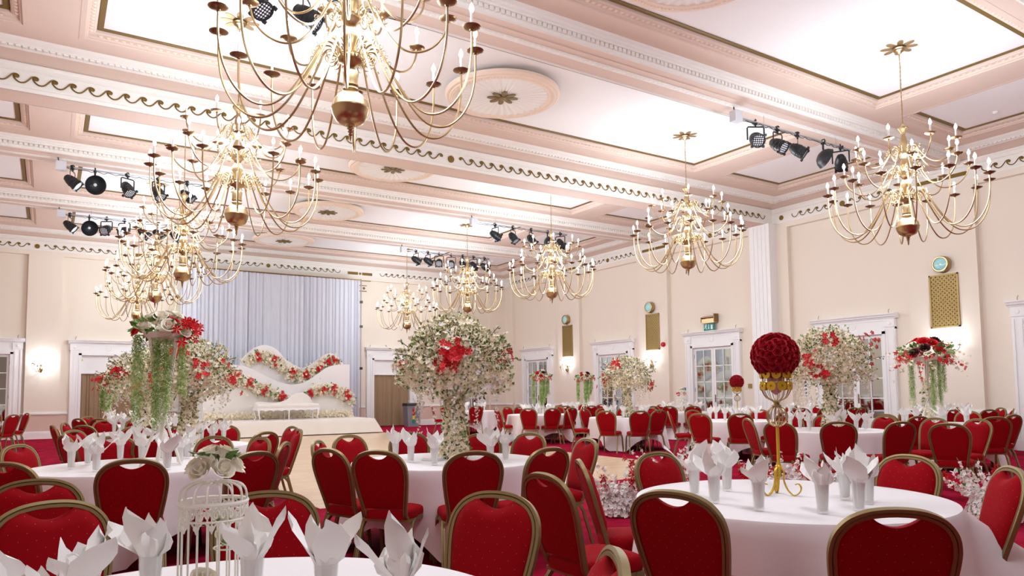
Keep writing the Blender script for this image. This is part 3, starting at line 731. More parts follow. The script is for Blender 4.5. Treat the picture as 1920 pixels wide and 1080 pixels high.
# ---------------------------------------------------------------- stage lamps on suspended bars
def aimed(v):
    return Vector(v).to_track_quat('X', 'Z')
def par_proto():
    t = empty('stage_lamp')
    MB().box(-.03, .03, -.03, .03, -.05, -.015).tube([(-.0, -.03, -.04), (0, -.05, .01), (0, -.035, .045), (0, .01, .05), (0, .035, .02)], .014, 6).lathe([(.018, -.09), (.018, -.045)], 8).box(.02, .06, -.02, .02, -.035, .02).build('clamp', M['black'], t)
    y = MB(); yk = [(-.16, 0, -.34), (-.16, 0, -.11), (-.14, 0, -.09), (.14, 0, -.09), (.16, 0, -.11), (.16, 0, -.34)]
    y.sweep(yk, [(-.014, -.004), (.014, -.004), (.014, .004), (-.014, .004)], up=(0, 1, 0)); y.build('yoke', M['black'], t)
    b = MB().lathe([(0, -.19), (.04, -.185), (.075, -.16), (.085, -.12), (.10, -.10), (.115, -.03), (.118, .0), (.125, .005), (.118, .01), (.118, .07), (.124, .075), (.118, .08), (.118, .15), (.135, .152), (.135, .165), (.118, .165), (.112, .155), (.112, .14)], 20, Matrix.Rotation(PI / 2, 4, 'Y')).build('body', M['black'], t, loc=(0, 0, -.32))
    cl = MB()
    for k in range(4):
        a = PI / 4 + k * PI / 2; c, s = math.cos(a) * .15, math.sin(a) * .15
        cl.box(.135, .175, c - .022, c + .022, s - .022, s + .022)
    cl.build('frame_clip', M['black'], b, flat=True)
    MB().lathe([(.113, .148), (0, .15)], 20, Matrix.Rotation(PI / 2, 4, 'Y')).build('lens', M['lens'], b)
    return t
def scoop_proto():
    t = empty('scoop_lamp')
    MB().box(-.03, .03, -.03, .03, -.05, -.015).tube([(-.0, -.03, -.04), (0, -.05, .01), (0, -.035, .045), (0, .01, .05), (0, .035, .02)], .014, 6).lathe([(.02, -.16), (.02, -.045)], 8).build('clamp', M['black'], t)
    b = MB().lathe([(0, -.11), (.06, -.105), (.13, -.075), (.19, -.01), (.215, .06), (.22, .065), (.212, .06), (.185, -.003), (.125, -.065), (.06, -.09), (0, -.095)], 28, Matrix.Rotation(PI / 2, 4, 'Y')).build('bowl', M['black'], t, loc=(0, 0, -.32))
    MB().lathe([(0, -.02), (.03, -.01), (.035, .03), (0, .06)], 12, Matrix.Rotation(PI / 2, 4, 'Y')).build('bulb_housing', M['boxgrey'], b)
    return t
pp, sp = par_proto(), scoop_proto(); cm = child_map(); ptr, strr = tree_of(pp, cm), tree_of(sp, cm)
used = {'p': False, 's': False}
def hang(kind, x, y, z, aim, lab):
    pr, t_ = (pp, ptr) if kind == 'p' else (sp, strr)
    if not used[kind]: o = pr; used[kind] = True
    else: o = copy_tree(pr, t_)
    o.location = (x, y, z); q = aimed(aim)
    for c in bpy.data.objects:
        if c.parent == o and c.name.split('.')[0] in ('body', 'bowl'): c.rotation_euler = q.to_euler()
    o.rotation_euler = (0, 0, math.atan2(aim[1], aim[0]) - PI / 2 if kind == 'p' else 0)
    if kind == 'p':
        for c in bpy.data.objects:
            if c.parent == o and c.name.split('.')[0] == 'body':
                c.rotation_euler = (Euler((0, 0, -o.rotation_euler.z)).to_quaternion() @ q).to_euler()
    return tag(o, lab, 'stage lamp', 'black stage lamps on bars')
F_ = (-.45, -.75, -.55); S_ = (.75, -.25, -.65); D_ = (.3, -.5, -.8); L_ = (.9, .1, -.45); B_ = (.75, .45, -.5)
BARS = [
 ('nearest the stage, left side', .17, 3.4, 23.35, [('p', .38, S_), ('s', .84, (.25, -.85, -.35)), ('p', 1.27, F_), ('p', 1.72, F_), ('p', 2.22, S_), ('p', 2.62, S_), ('p', 3.08, S_)]),
 ('nearest the stage, right side', 10.45, 14.0, 23.35, [('p', 10.94, L_), ('p', 11.41, L_), ('p', 11.86, F_), ('p', 12.36, F_), ('p', 12.85, D_), ('p', 13.3, B_), ('p', 13.78, L_)]),
 ('behind the deep scroll beam, left side', .1, 3.0, 18.45, [('p', .32, S_), ('s', .75, (.25, -.85, -.35)), ('p', 1.4, D_), ('p', 2.04, D_), ('p', 2.66, S_)]),
 ('behind the deep scroll beam, right side', 10.52, 14.0, 18.45, [('p', 11.27, L_), ('p', 11.92, D_), ('p', 12.6, D_), ('s', 13.22, (.55, -.6, -.3)), ('p', 13.72, B_)]),
 ('nearest the camera, left side', 1.2, 4.0, 8.75, [('p', 2.0, D_), ('p', 2.6, (.7, -.45, -.55))]),
 ('nearest the camera, right side', 10.61, 14.2, 8.75, [('p', 11.15, F_), ('p', 11.8, (.1, -.8, -.6)), ('p', 12.42, (.45, -.65, -.6)), ('s', 13.25, (.75, -.35, -.4)), ('p', 13.85, B_)])]
for (nm, x0, x1, y, lamps) in BARS:
    z = 6.45
    t = empty('lighting_bar', (0, 0, 0), label='suspended lighting bar ' + nm, cat='lighting bar', group='suspended lighting bars')
    MB().tube([(x0 + .1, y, z), (x1, y, z)], .018, 8).build('pipe', M['steel'], t)
    MB().box(x0 - .10, x0 + .10, y - .07, y + .07, z - .10, z + .10).build('junction_box', M['boxgrey'], t, flat=True)
    MB().tube([(x0 - .05, y, z + .1), (x0 - .07, y, z + .25), (x0 - .06, y, 6.645)], .012, 5).build('power_cable', M['black'], t)
    for xx in (x0 + (x1 - x0) * .22, x0 + (x1 - x0) * .86): MB().tube([(xx, y, z), (xx, y, 6.645)], .0045, 4).build('suspension_wire', M['steel'], t)
    cb = []
    for k in range(int((x1 - x0) / .08)):
        xx = x0 + .1 + k * .08; cb.append((xx, y - .02, z - .02 - .03 * abs(math.sin(k * .9)) - .015 * math.sin(k * 2.3)))
    MB().tube(cb, .007, 5).build('lamp_cable', M['black'], t)
    for k, (kd, lx, aim) in enumerate(lamps):
        hang(kd, lx, y, z, aim, ('black stage lamp' if kd == 'p' else 'round black scoop lamp') + ', %s on the bar ' % ORD[k] + nm)
# ---------------------------------------------------------------- banquet chair
def chair_proto():
    t = empty('banquet_chair')
    def yb(z): return -.19 - (z - .43) * .30
    HW = [(.186, .445), (.195, .50), (.211, .58), (.228, .67), (.238, .745), (.238, .80), (.222, .853), (.18, .90), (.12, .927), (.06, .938), (0, .941)]
    HW = [(x * .925, z) for x, z in HW]
    right = [(x, yb(z), z) for x, z in HW]
    low = [(.20, .06, .405), (.188, -.06, .402), (.176, -.13, .404), (.171, -.175, .415)]
    path = crom(low + right[:-1], 4)[:-1]
    full = [Vector(p) for p in crom(low + right, 4)]
    left = [Vector((-p.x, p.y, p.z)) for p in full[:-1]][::-1]
    PR = [(-.016, -.012), (-.003, -.014), (0, -.008), (.003, -.014), (.016, -.012), (.016, .012), (.003, .014), (0, .008), (-.003, .014), (-.016, .012)]
    # constant frame: profile x in the plane of the loop, y along the plane normal
    pts = full + left; vs = []; fs = []; n = len(pts); m = len(PR)
    for i, p in enumerate(pts):
        tg = (pts[min(i + 1, n - 1)] - pts[max(i - 1, 0)]).normalized()
        nx = Vector((0, 1, .30)).normalized()
        if abs(tg.y) > .6 and abs(tg.z) < .75: nx = Vector((0, .0, 1)); nx = (nx - tg * nx.dot(tg)).normalized()
        w = max(0, min(1, (p.z - .405) / .05)); nx = (Vector((0, 1, .30)).normalized() * w + Vector((0, -.25, 1)).normalized() * (1 - w))
        nx = (nx - tg * nx.dot(tg)).normalized(); a = tg.cross(nx)
        for (x, y) in PR: vs.append(p + a * x + nx * y)
    for i in range(n - 1):
        for q in range(m): fs.append((i * m + q, i * m + (q + 1) % m, (i + 1) * m + (q + 1) % m, (i + 1) * m + q))
    fs += [tuple(range(m)), tuple((n - 1) * m + q for q in range(m))]
    MB().add(vs, fs).build('back_frame', M['chairgold'], t, ang=30)
    # padded back, with the hand hole left open under the top of the loop
    def hw(z):
        for (x0, z0), (x1, z1) in zip(HW, HW[1:]):
            if z0 <= z <= z1 + 1e-6: return x0 + (x1 - x0) * (z - z0) / max(1e-6, z1 - z0)
        return 0
    nu, nv = 14, 16; fr, bk = [], []
    zb = .485
    for j in range(nv + 1):
        tv = j / nv
        for i in range(nu + 1):
            u = 2 * i / nu - 1
            # column profile: top edge follows the loop, dipping in the middle
            zt_loop = .925
            z = zb + (zt_loop - zb) * tv
            x = u * (hw(min(z, .9405)) - .014)
            # compress towards the dip
            au = abs(x)
            ztop = 1.0
            dip = .045 * max(0, 1 - (au / .095) ** 2) if au < .095 else 0
            if tv > .7: z -= dip * ((tv - .7) / .3) ** 1.3 * 1.0 + (0.0 if au > .095 else 0)
            edge = (1 - abs(u) ** 3) * min(1, tv * 6) * min(1, (1 - tv) * 6 + .12)
            y0 = yb(z)
            fr.append((x, y0 + .008 + .042 * edge ** .6, z + .012 * edge)); bk.append((x, y0 - .006 - .012 * edge ** .6, z - .003 * edge))
    W = nu + 1; fs = []
    N_ = len(fr)
    for j in range(nv):
        for i in range(nu):
            a = j * W + i; fs.append((a, a + 1, a + W + 1, a + W)); fs.append((N_ + a, N_ + a + W, N_ + a + W + 1, N_ + a + 1))
    rim = [i for i in range(W)] + [j * W + nu for j in range(1, nv + 1)] + [nv * W + i for i in range(nu - 1, -1, -1)] + [j * W for j in range(nv - 1, 0, -1)]
    for k in range(len(rim)):
        a, b = rim[k], rim[(k + 1) % len(rim)]; fs.append((a, N_ + a, N_ + b, b))
    MB().add(fr + bk, fs).build('backrest', M['redback'], t, ang=60)
    # seat
    vs = []; fs = []; K = 40
    rings = [(.86, .40), (.99, .405), (1.0, .425), (1.0, .452), (.97, .472), (.86, .484), (.55, .492), (.0, .494)]
    for s, z in rings:
        for k in range(K):
            a = 2 * PI * k / K; c, sn = math.cos(a), math.sin(a); e = .42
            x = .212 * math.copysign(abs(c) ** e, c); y = .225 * math.copysign(abs(sn) ** e, sn)
            x *= 1 + .06 * (y / .225)
            vs.append((x * s, y * s + .01, z))
    for j in range(len(rings) - 1):
        for k in range(K): q = (k + 1) % K; fs.append((j * K + k, j * K + q, (j + 1) * K + q, (j + 1) * K + k))
    fs.append(tuple(reversed(range(K))))
    MB().add(vs, fs).build('seat', M['redseat'], t, ang=50)
    sf = MB(); R4 = [(-.011, -.011), (.011, -.011), (.011, .011), (-.011, .011)]
    sf.sweep([(-.20, -.17, .39), (-.21, .19, .39), (.21, .19, .39), (.20, -.17, .39)], R4, closed=True); sf.sweep([(-.19, -.02, .385), (.19, -.02, .385)], R4)
    sf.build('seat_frame', M['chairgold'], t, ang=30)
    PL = [(-.013, -.013), (-.002, -.013), (0, -.009), (.002, -.013), (.013, -.013), (.013, .013), (.002, .013), (0, .009), (-.002, .013), (-.013, .013)]
    for sx in (-1, 1):
        MB().sweep([(sx * .205, -.08, .39), (sx * .208, -.13, .375), (sx * .215, -.165, .33), (sx * .225, -.26, .0)], PL).build('leg', M['chairgold'], t, ang=30)
        MB().sweep([(sx * .208, .13, .39), (sx * .212, .17, .375), (sx * .216, .19, .33), (sx * .225, .235, .0)], PL).build('leg', M['chairgold'], t, ang=30)
    return t
TAB = {0: (.40, 2.15), 1: (3.72, 2.78), 2: (3.2, 6.15), 3: (.7, 7.5), 4: (1.4, 10.15), 5: (1.5, 14.0), 6: (1.6, 17.5), 14: (-1.9, 22.9), 20: (-1.75, 14.2),
       7: (11.6, 16.7), 8: (11.8, 13.3), 9: (14.2, 18.3), 10: (15.7, 15.2), 11: (12.0, 10.2), 12: (10.2, 6.85), 13: (13.3, 6.8), 15: (12.2, 21.7), 16: (16.0, 11.2), 17: (16.2, 8.2)}
TD = {0: 'the front birdcage table', 1: 'the big rose ball table', 2: 'the central blossom tree table', 3: 'the tall rose stand table', 4: 'the left blossom tree table', 5: 'the third left-hand table',
      6: 'the table left of stage', 14: 'the far left corner table', 20: 'the leftmost table', 7: 'the farthest glazed door table', 8: 'the middle blossom tree table', 9: 'the farthest grille table', 10: 'the distant birdcage table',
      11: 'the small rose ball table', 12: 'the right blossom tree table', 13: 'the right rose stand table', 15: 'the table near the bin', 16: 'the bare right wall table', 17: 'the right corner table'}
CHAIRS = [(0,0.1,3.35,-76),(0,-0.07,4.35,-95),(0,0.75,3.12,-110),(0,1.4,2.64,-154),(0,1.06,1.75,149),(1,2.67,2.45,17),(1,2.88,1.78,50),(1,4.31,2.17,134),(1,4.5,2.69,174),(1,3.71,3.53,-89),(1,3.22,3.59,-30),(1,2.63,3.27,0),(2,3.34,5.06,97),(2,2.84,5.12,71),(2,2.42,5.56,42),(2,2.25,5.92,20),(2,2.84,7.2,-70),(2,2.46,6.67,-35),(2,3.38,7.21,-100),(2,4.08,6.41,-163),(2,3.97,5.46,170),(2,3.7,6.56,-140),(3,0.55,6.09,84),(3,-0.06,6.34,57),(3,0.04,7.99,-37),(3,1.25,6.17,112),(3,1.58,7.01,151),(3,1.56,7.7,-167),(3,1.3,8.09,-135),(3,0.64,8.81,-88),(4,2.02,9.14,121),(4,2.51,9.97,190),(4,2.36,9.24,175),(4,1.14,11.44,-79),(4,0.54,10.91,-42),(4,0.49,9.82,20),(5,1.03,15.06,-66),(5,0.69,13.09,48),(5,0.57,14.3,-18),(5,0.41,13.29,10),(12,9.37,7.3,-29),(12,8.78,6.5,14),(12,9.24,6.08,39),(12,9.65,5.62,66),(13,11.58,6.44,70),(12,10.67,5.69,170),(13,9.77,4.8,20),(12,10.66,5.13,165),(13,12.16,5.49,49),(13,13.08,5.78,78),(8,10.74,12.65,32),(8,11.09,12.14,59),(11,10.66,9.73,19),(11,11.05,9.27,44),(7,10.91,16.08,42),(7,11.31,15.82,72),(7,10.69,16.88,-11),(7,12.41,17.16,-151),(7,11.73,17.62,-98),(7,11.38,17.6,-76),(7,11.74,15.78,98),(8,10.94,13.95,-37),(8,11.56,14.2,-75),(8,12.68,13.61,-160),(8,12.4,14.01,-130),(8,12.02,14.2,-103),(8,11.71,12.37,84),(9,13.44,17.76,35),(9,13.91,17.42,72),(9,15.1,18.52,-166),(9,14.44,19.2,-105),(9,14.89,18.93,-138),(10,14.87,14.79,26),(10,14.77,15.14,4),(10,16.44,15.77,-142),(10,15.93,16.1,-105),(10,15.19,14.43,56),(11,11.29,10.9,-45),(11,12.09,11.13,-96),(11,12.9,10.43,-166),(11,12.55,10.95,-126),(11,11.96,9.27,87),(12,10.63,7.67,-118),(12,11.12,6.7,171),(12,10.97,7.37,-146),(13,14.23,6.84,-178),(13,13.93,7.48,-133),(13,12.38,6.94,-8),(16,16.53,11.96,-125),(16,15.16,10.81,25),(16,16.84,11.6,-154),(16,15.43,10.47,52),(16,16.1,10.27,96),(16,15.87,10.28,82),(17,17.12,8.31,-173),(17,15.87,7.33,69),(17,16.94,7.64,143),(17,16.58,7.3,113),(17,15.48,7.62,39),(15,11.3,22.14,-26),(15,11.93,22.59,-73),(15,11.4,21.23,30),(15,11.87,20.83,70),(15,12.37,22.62,-100),(15,12.86,22.35,-135),(6,1.06,16.74,55),(6,1.66,16.57,94),(6,0.98,18.19,-48),(6,2.04,18.32,-118),(6,1.45,18.42,-81),(6,0.81,17.0,32),(5,1.5,13.07,90),(5,2.02,14.77,-124),(5,1.99,13.21,122),(5,2.4,14.23,-166),(5,1.46,14.93,-87),(4,1.46,11.08,-93),(4,1.98,10.87,-129),(4,1.11,9.27,72),(14,-0.97,22.11,142),(14,-0.92,22.76,178),(14,-0.77,23.48,200),(14,-1.37,21.82,110),(14,-1.37,23.71,240),(20,-0.96,14.03,175),(20,-1.01,13.52,140),(20,-1.08,14.8,215)]
ch0 = chair_proto(); cm = child_map(); ctr = tree_of(ch0, cm)
byt = {}
for i, (tb, x, y, a) in enumerate(CHAIRS):
    o = ch0 if i == 0 else copy_tree(ch0, ctr)
    o.location = (x, y, 0); o.rotation_euler = (0, 0, math.radians(a) - PI / 2)
    byt.setdefault(tb, []).append((o, x, y))
def ordn(i, n):
    return ORD[i]
def sided(items, tb):
    """split what stands round a table into its near and far half, each sorted left to right"""
    c = TAB[tb]; dc = scr(c[0], c[1], .5)[1]; out = []
    for half in ('near', 'far'):
        s = [it for it in items if (scr(it[1], it[2], .5)[1] < dc) == (half == 'near')]
        s.sort(key=lambda it: scr(it[1], it[2], .5)[0])
        out += [(it, half, i, len(s)) for i, it in enumerate(s)]
    return out
for tb, items in byt.items():
    for (o, x, y), half, i, n in sided(items, tb):
        pos = 'only one' if n == 1 else '%s from left' % ORD[i]
        tag(o, 'red gold-framed chair, %s, %s side of %s' % (pos, half, TD[tb]), 'chair', 'red banquet chairs')

# ---------------------------------------------------------------- tables and cloths
RT, HT = .88, .76
def table_proto():
    t = empty('round_table')
    MB().lathe([(0, .725), (RT - .02, .725), (RT - .015, .735), (RT - .015, .75), (0, .752)], 40).build('tabletop', M['twig'], t)
    for k in range(4):
        a = PI / 4 + k * PI / 2; c, s = math.cos(a), math.sin(a)
        MB().tube([(c * .5, s * .5, .726), (c * .56, s * .56, .0)], .016, 8).build('leg', M['black'], t)
    return t
def cloth_mesh(seed, rot, flare=None):
    r = random.Random(seed); n = 144; vs = []; fs = []; ph = [r.uniform(0, 6.28) for _ in range(6)]
    half = 1.36
    rows = []
    for s in (0, .3, .6, .85, .96): rows.append([(RT * s, HT + .0015 + .0008 * math.sin(7 * k * 2 * PI / n + ph[0]) * s, 2 * PI * k / n) for k in range(n)])
    rows.append([(RT + .004, HT - .004, 2 * PI * k / n) for k in range(n)]); rows.append([(RT + .012, HT - .02, 2 * PI * k / n) for k in range(n)])
    drop = []; fl = []
    for k in range(n):
        a = 2 * PI * k / n - rot; L = half / max(abs(math.cos(a)), abs(math.sin(a))) - RT
        g = math.exp(-((((2 * PI * k / n - flare + PI) % (2 * PI)) - PI) / .42) ** 2) if flare is not None else 0
        drop.append(min(L, .745) * (1 - g) + .33 * g); fl.append(g)
    for j in range(1, 9):
        t = j / 8; row = []
        for k in range(n):
            a = 2 * PI * k / n; al = a - rot; d = .02 + (drop[k] - .02) * t
            corner = max(0, abs(math.sin(2 * al)) - .55) / .45
            fold = (.06 * math.sin(9 * a + ph[1]) + .04 * math.sin(14 * a + ph[2]) + .03 * math.sin(5 * a + ph[3])) * (.45 + .55 * corner)
            rr = RT + .012 + t * (.02 + .09 * corner + .26 * fl[k]) + fold * t ** 1.2
            row.append((max(rr, RT - .06), HT - d, a))
        rows.append(row)
    for row in rows:
        for (q, z, a) in row: vs.append((q * math.cos(a), q * math.sin(a), z))
    for j in range(len(rows) - 1):
        for k in range(n): w = (k + 1) % n; fs.append((j * n + k, j * n + w, (j + 1) * n + w, (j + 1) * n + k))
    return MB().add(vs, fs)
tb0 = table_proto(); cm = child_map(); ttr = tree_of(tb0, cm)
cms = [cloth_mesh(20 + k, .55 + .43 * k).mesh('tablecloth', M['cloth'], fixn=False) for k in range(4)]
c1 = cloth_mesh(77, math.radians(-38) - PI / 4, math.radians(-44)).mesh('tablecloth', M['cloth'], fixn=False)
for i, tb in enumerate(TAB):
    x, y = TAB[tb]
    o = tb0 if i == 0 else copy_tree(tb0, ttr)
    o.location = (x, y, 0); o.rotation_euler = (0, 0, i * .7)
    tag(o, 'round folding table under the white cloth, ' + TD[tb], 'table', 'round banquet tables')
    c = bpy.data.objects.new('tablecloth', c1 if tb == 1 else cms[i % 4]); COL.objects.link(c); c.location = (x, y, 0)
    if tb != 1: c.rotation_euler = (0, 0, i * 1.1)
    tag(c, 'white tablecloth hanging over ' + TD[tb], 'tablecloth', 'white tablecloths')

# ---------------------------------------------------------------- tumblers with folded napkins
tum = MB().lathe([(0, .001), (.024, .0), (.027, .004), (.036, .15), (.0345, .15), (.0262, .014), (0, .012)], 20).mesh('tumbler', M['glass'])
def napkin_mesh(seed):
    r = random.Random(seed); mb = MB(); a0 = r.uniform(0, 6.28)
    vs, fs = [], []; n = 20                       # crumpled bundle filling the glass
    prof = [(.012, .014), (.024, .022), (.027, .06), (.031, .11), (.0335, .148), (.042, .168), (.048, .19), (.043, .208), (.024, .212), (.0, .200)]
    lob = [r.uniform(.75, 1.25) for _ in range(n)]
    for R_, z in prof:
        for k in range(n):
            a = 2 * PI * k / n; w = 1 + .10 * math.sin(3 * a + a0) + .12 * math.sin(7 * a + 2 * a0)
            if z < .15: w = min(w, 1.0)
            else: w *= lob[k]
            vs.append((R_ * w * math.cos(a), R_ * w * math.sin(a), z + (.02 * (lob[k] - 1) + .012 * math.sin(5 * a + a0) if z > .16 else 0)))
    for j in range(len(prof) - 1):
        for k in range(n): q = (k + 1) % n; fs.append((j * n + k, j * n + q, (j + 1) * n + q, (j + 1) * n + k))
    mb.add(vs, fs)
    nl = r.choice([5, 6, 7]); main = r.uniform(0, 6.28)
    for i in range(nl):
        a = main + 2 * PI * i / nl + r.uniform(-.5, .5); tilt = r.uniform(.05, .6) if i else r.uniform(.5, .95)
        H = r.uniform(.10, .17) if i > 1 else r.uniform(.15, .205); W = r.uniform(.034, .062); sk = r.uniform(-.5, .5); fold = r.choice([-1, 1])
        rows = [(0, .022), (.25, W * .8), (.55, W), (.8, W * .72), (1, .004)]
        lv = []
        for s_, w in rows:
            rad = .012 + math.sin(tilt) * H * s_ + .012 * s_; z = .145 + math.cos(tilt) * H * s_
            for u in (-1, -.35, .35, 1):
                off = (.016 * (1 - u * u) + .010 * fold * u) * math.sin(PI * min(1, s_ + .2))
                rr = rad + off; t_ = u * w + sk * H * s_ * s_
                lv.append((rr * math.cos(a) - t_ * math.sin(a), rr * math.sin(a) + t_ * math.cos(a), z + .01 * u * fold * s_ - .012 * abs(u) * s_))
        mb.add(lv, [(j * 4 + u, j * 4 + u + 1, j * 4 + u + 5, j * 4 + u + 4) for j in range(4) for u in range(3)])
    return mb.mesh('napkin', M['napkin'], ang=28, fixn=False)
nap = [napkin_mesh(300 + k) for k in range(9)]
GL = {1: [(3.31, 3.13), (3.17, 2.85), (3.61, 3.14), (3.16, 2.54), (3.34, 2.29), (3.56, 2.23), (3.81, 2.33), (3.86, 2.50)],
      2: [(2.81, 6.11), (2.87, 5.75), (3.41, 6.45), (3.66, 6.1), (3.65, 5.82), (2.85, 6.55), (3.35, 5.60)],
      3: [(.19, 7.47), (.33, 7.82), (.36, 7.06), (.62, 8.15), (.78, 7.85), (.97, 7.92), (.88, 6.85), (1.05, 7.37), (1.2, 7.95)],
      0: [(.28, 2.50), (.09, 2.24), (-.04, 1.93), (.53, 2.28), (.69, 2.08), (.80, 1.80)],
      4: [(1.75, 9.7), (2.02, 10.4), (1.05, 9.75), (1.25, 10.7), (1.8, 10.75), (.95, 10.3), (1.5, 9.62)]}
for tb in TAB:
    if tb in GL: continue
    r = random.Random(500 + tb); k = 8
    GL[tb] = [(TAB[tb][0] + r.uniform(.38, .55) * math.cos(2 * PI * (i + r.uniform(-.25, .25)) / k), TAB[tb][1] + r.uniform(.38, .55) * math.sin(2 * PI * (i + r.uniform(-.25, .25)) / k)) for i in range(k)]
GD = dict(TD)
for tb, pts in GL.items():
    pts = sorted(pts, key=lambda p: scr(p[0], p[1], .8)[0])
    for i, (x, y) in enumerate(pts):
        g = bpy.data.objects.new('tumbler', tum); COL.objects.link(g); g.location = (x, y, HT + .003); g.rotation_euler = (0, 0, i)
        tag(g, 'clear glass tumbler, %s from left on %s' % (ORD[i], TD[tb]), 'glass', 'glass tumblers')
        nk = bpy.data.objects.new('napkin', nap[(i * 4 + tb) % 9]); COL.objects.link(nk); nk.location = (x, y, HT + .003); nk.rotation_euler = (0, 0, i * 2.1 + tb)
        tag(nk, 'white folded napkin in a tumbler, %s from left on %s' % (ORD[i], TD[tb]), 'napkin', 'folded napkins')
o = MB().box(-.12, .12, -.09, .09, 0, .012).box(-.11, .11, -.08, .08, .012, .022).build('napkin', M['napkin'], loc=(3.12, 6.22, HT + .003)); o.rotation_euler = (0, 0, .5)
tag(o, 'white napkin folded flat at the foot of the front blossom tree', 'napkin')
# ---------------------------------------------------------------- flowers
def rv(r):
    while True:
        v = Vector((r.uniform(-1, 1), r.uniform(-1, 1), r.uniform(-1, 1)))
        if .05 < v.length < 1: return v.normalized()
def frame_of(d):
    d = d.normalized(); a = d.orthogonal().normalized(); return a, d.cross(a), d
def blossom(mb, p, d, R, r):
    a, b, n = frame_of(d); o = r.uniform(0, 6.28); vs = [p]; fs = []
    for k in range(5):
        an = o + 2 * PI * k / 5
        for (da, rr, h) in ((-.55, .74, .30), (0, .98, .22), (.55, .74, .30)):
            vs.append(p + (a * math.cos(an + da) + b * math.sin(an + da)) * R * rr + n * R * h)
        i = 1 + 3 * k; fs.append((0, i, i + 1, i + 2))
    mb.add(vs, fs)
def leaf(mb, p, d, L_, W, r):
    a, b, n = frame_of(d); t = r.uniform(0, 6.28); s = a * math.cos(t) + b * math.sin(t); u = n.cross(s)
    mb.add([p, p + n * L_ * .5 + s * W + u * W * .3, p + n * L_, p + n * L_ * .5 - s * W + u * W * .3, p + n * L_ * .5], [(0, 1, 4), (1, 2, 4), (2, 3, 4), (3, 0, 4)])
def rose(mb, p, d, R, r, full=True):
    a, b, n = frame_of(d)
    spec = ((3, .30, .55, 1.0), (4, .58, .8, .85), (5, .88, 1.0, .55)) if full else ((3, .35, .6, 1.0), (5, .85, 1.0, .6))
    for (cnt, rad, wid, top) in spec:
        o = r.uniform(0, 6.28)
        for k in range(cnt):
            an = o + 2 * PI * k / cnt; sp = 1.25 * PI / cnt; vs = []
            for j, (h, rr) in enumerate(((-.25, .35), (.2, .95), (.55 * top, 1.0), (.75 * top, 1.18))):
                for u in (-1, -.4, .4, 1):
                    q = an + u * sp * (1 if j else .6); hh = h - (.12 * abs(u) if j == 3 else 0)
                    vs.append(p + (a * math.cos(q) + b * math.sin(q)) * R * rad * rr + n * R * hh)
            mb.add(vs, [(4 * j + i, 4 * j + i + 1, 4 * j + i + 5, 4 * j + i + 4) for j in range(3) for i in range(3)])
def petal6(mb, p, d, R, r):
    """pointed lily / poinsettia flower"""
    a, b, n = frame_of(d); o = r.uniform(0, 6.28)
    for k in range(6):
        an = o + 2 * PI * k / 6; e = a * math.cos(an) + b * math.sin(an); s = n.cross(e)
        mb.add([p, p + e * R * .5 + s * R * .22 + n * R * .2, p + e * R + n * R * .05, p + e * R * .5 - s * R * .22 + n * R * .2], [(0, 1, 2, 3)])
def F(mb, name, m, par): return mb.build(name, m, par, flat=True, fixn=False) if mb.f else None
def strand(mbs, r, p0, L_, amp, den, R, kind, leafmb=None):
    """trailing strand hanging from p0"""
    n = max(3, int(L_ * den)); ph = r.uniform(0, 6.28)
    for i in range(n):
        t = i / n; p = Vector(p0) + Vector((amp * math.sin(3 * t + ph) * t, amp * math.cos(2.3 * t + ph) * t, -L_ * t))
        w = .8 + .4 * math.sin(PI * min(1, t + .2))
        j = Vector((r.gauss(0, 1), r.gauss(0, 1), r.gauss(0, .6))) * R * w
        if kind == 'b': blossom(mbs, p + j, rv(r), R * r.uniform(.7, 1.1), r)
        elif kind == 'f':
            for _ in range(3): leaf(mbs, p + Vector((r.gauss(0, 1), r.gauss(0, 1), 0)) * .012, Vector((r.uniform(-1, 1), r.uniform(-1, 1), -.5)), R * r.uniform(.8, 1.3), R * .16, r)
        if leafmb is not None and r.random() < .18: leaf(leafmb, p + j, rv(r), R * 1.3, R * .4, r)

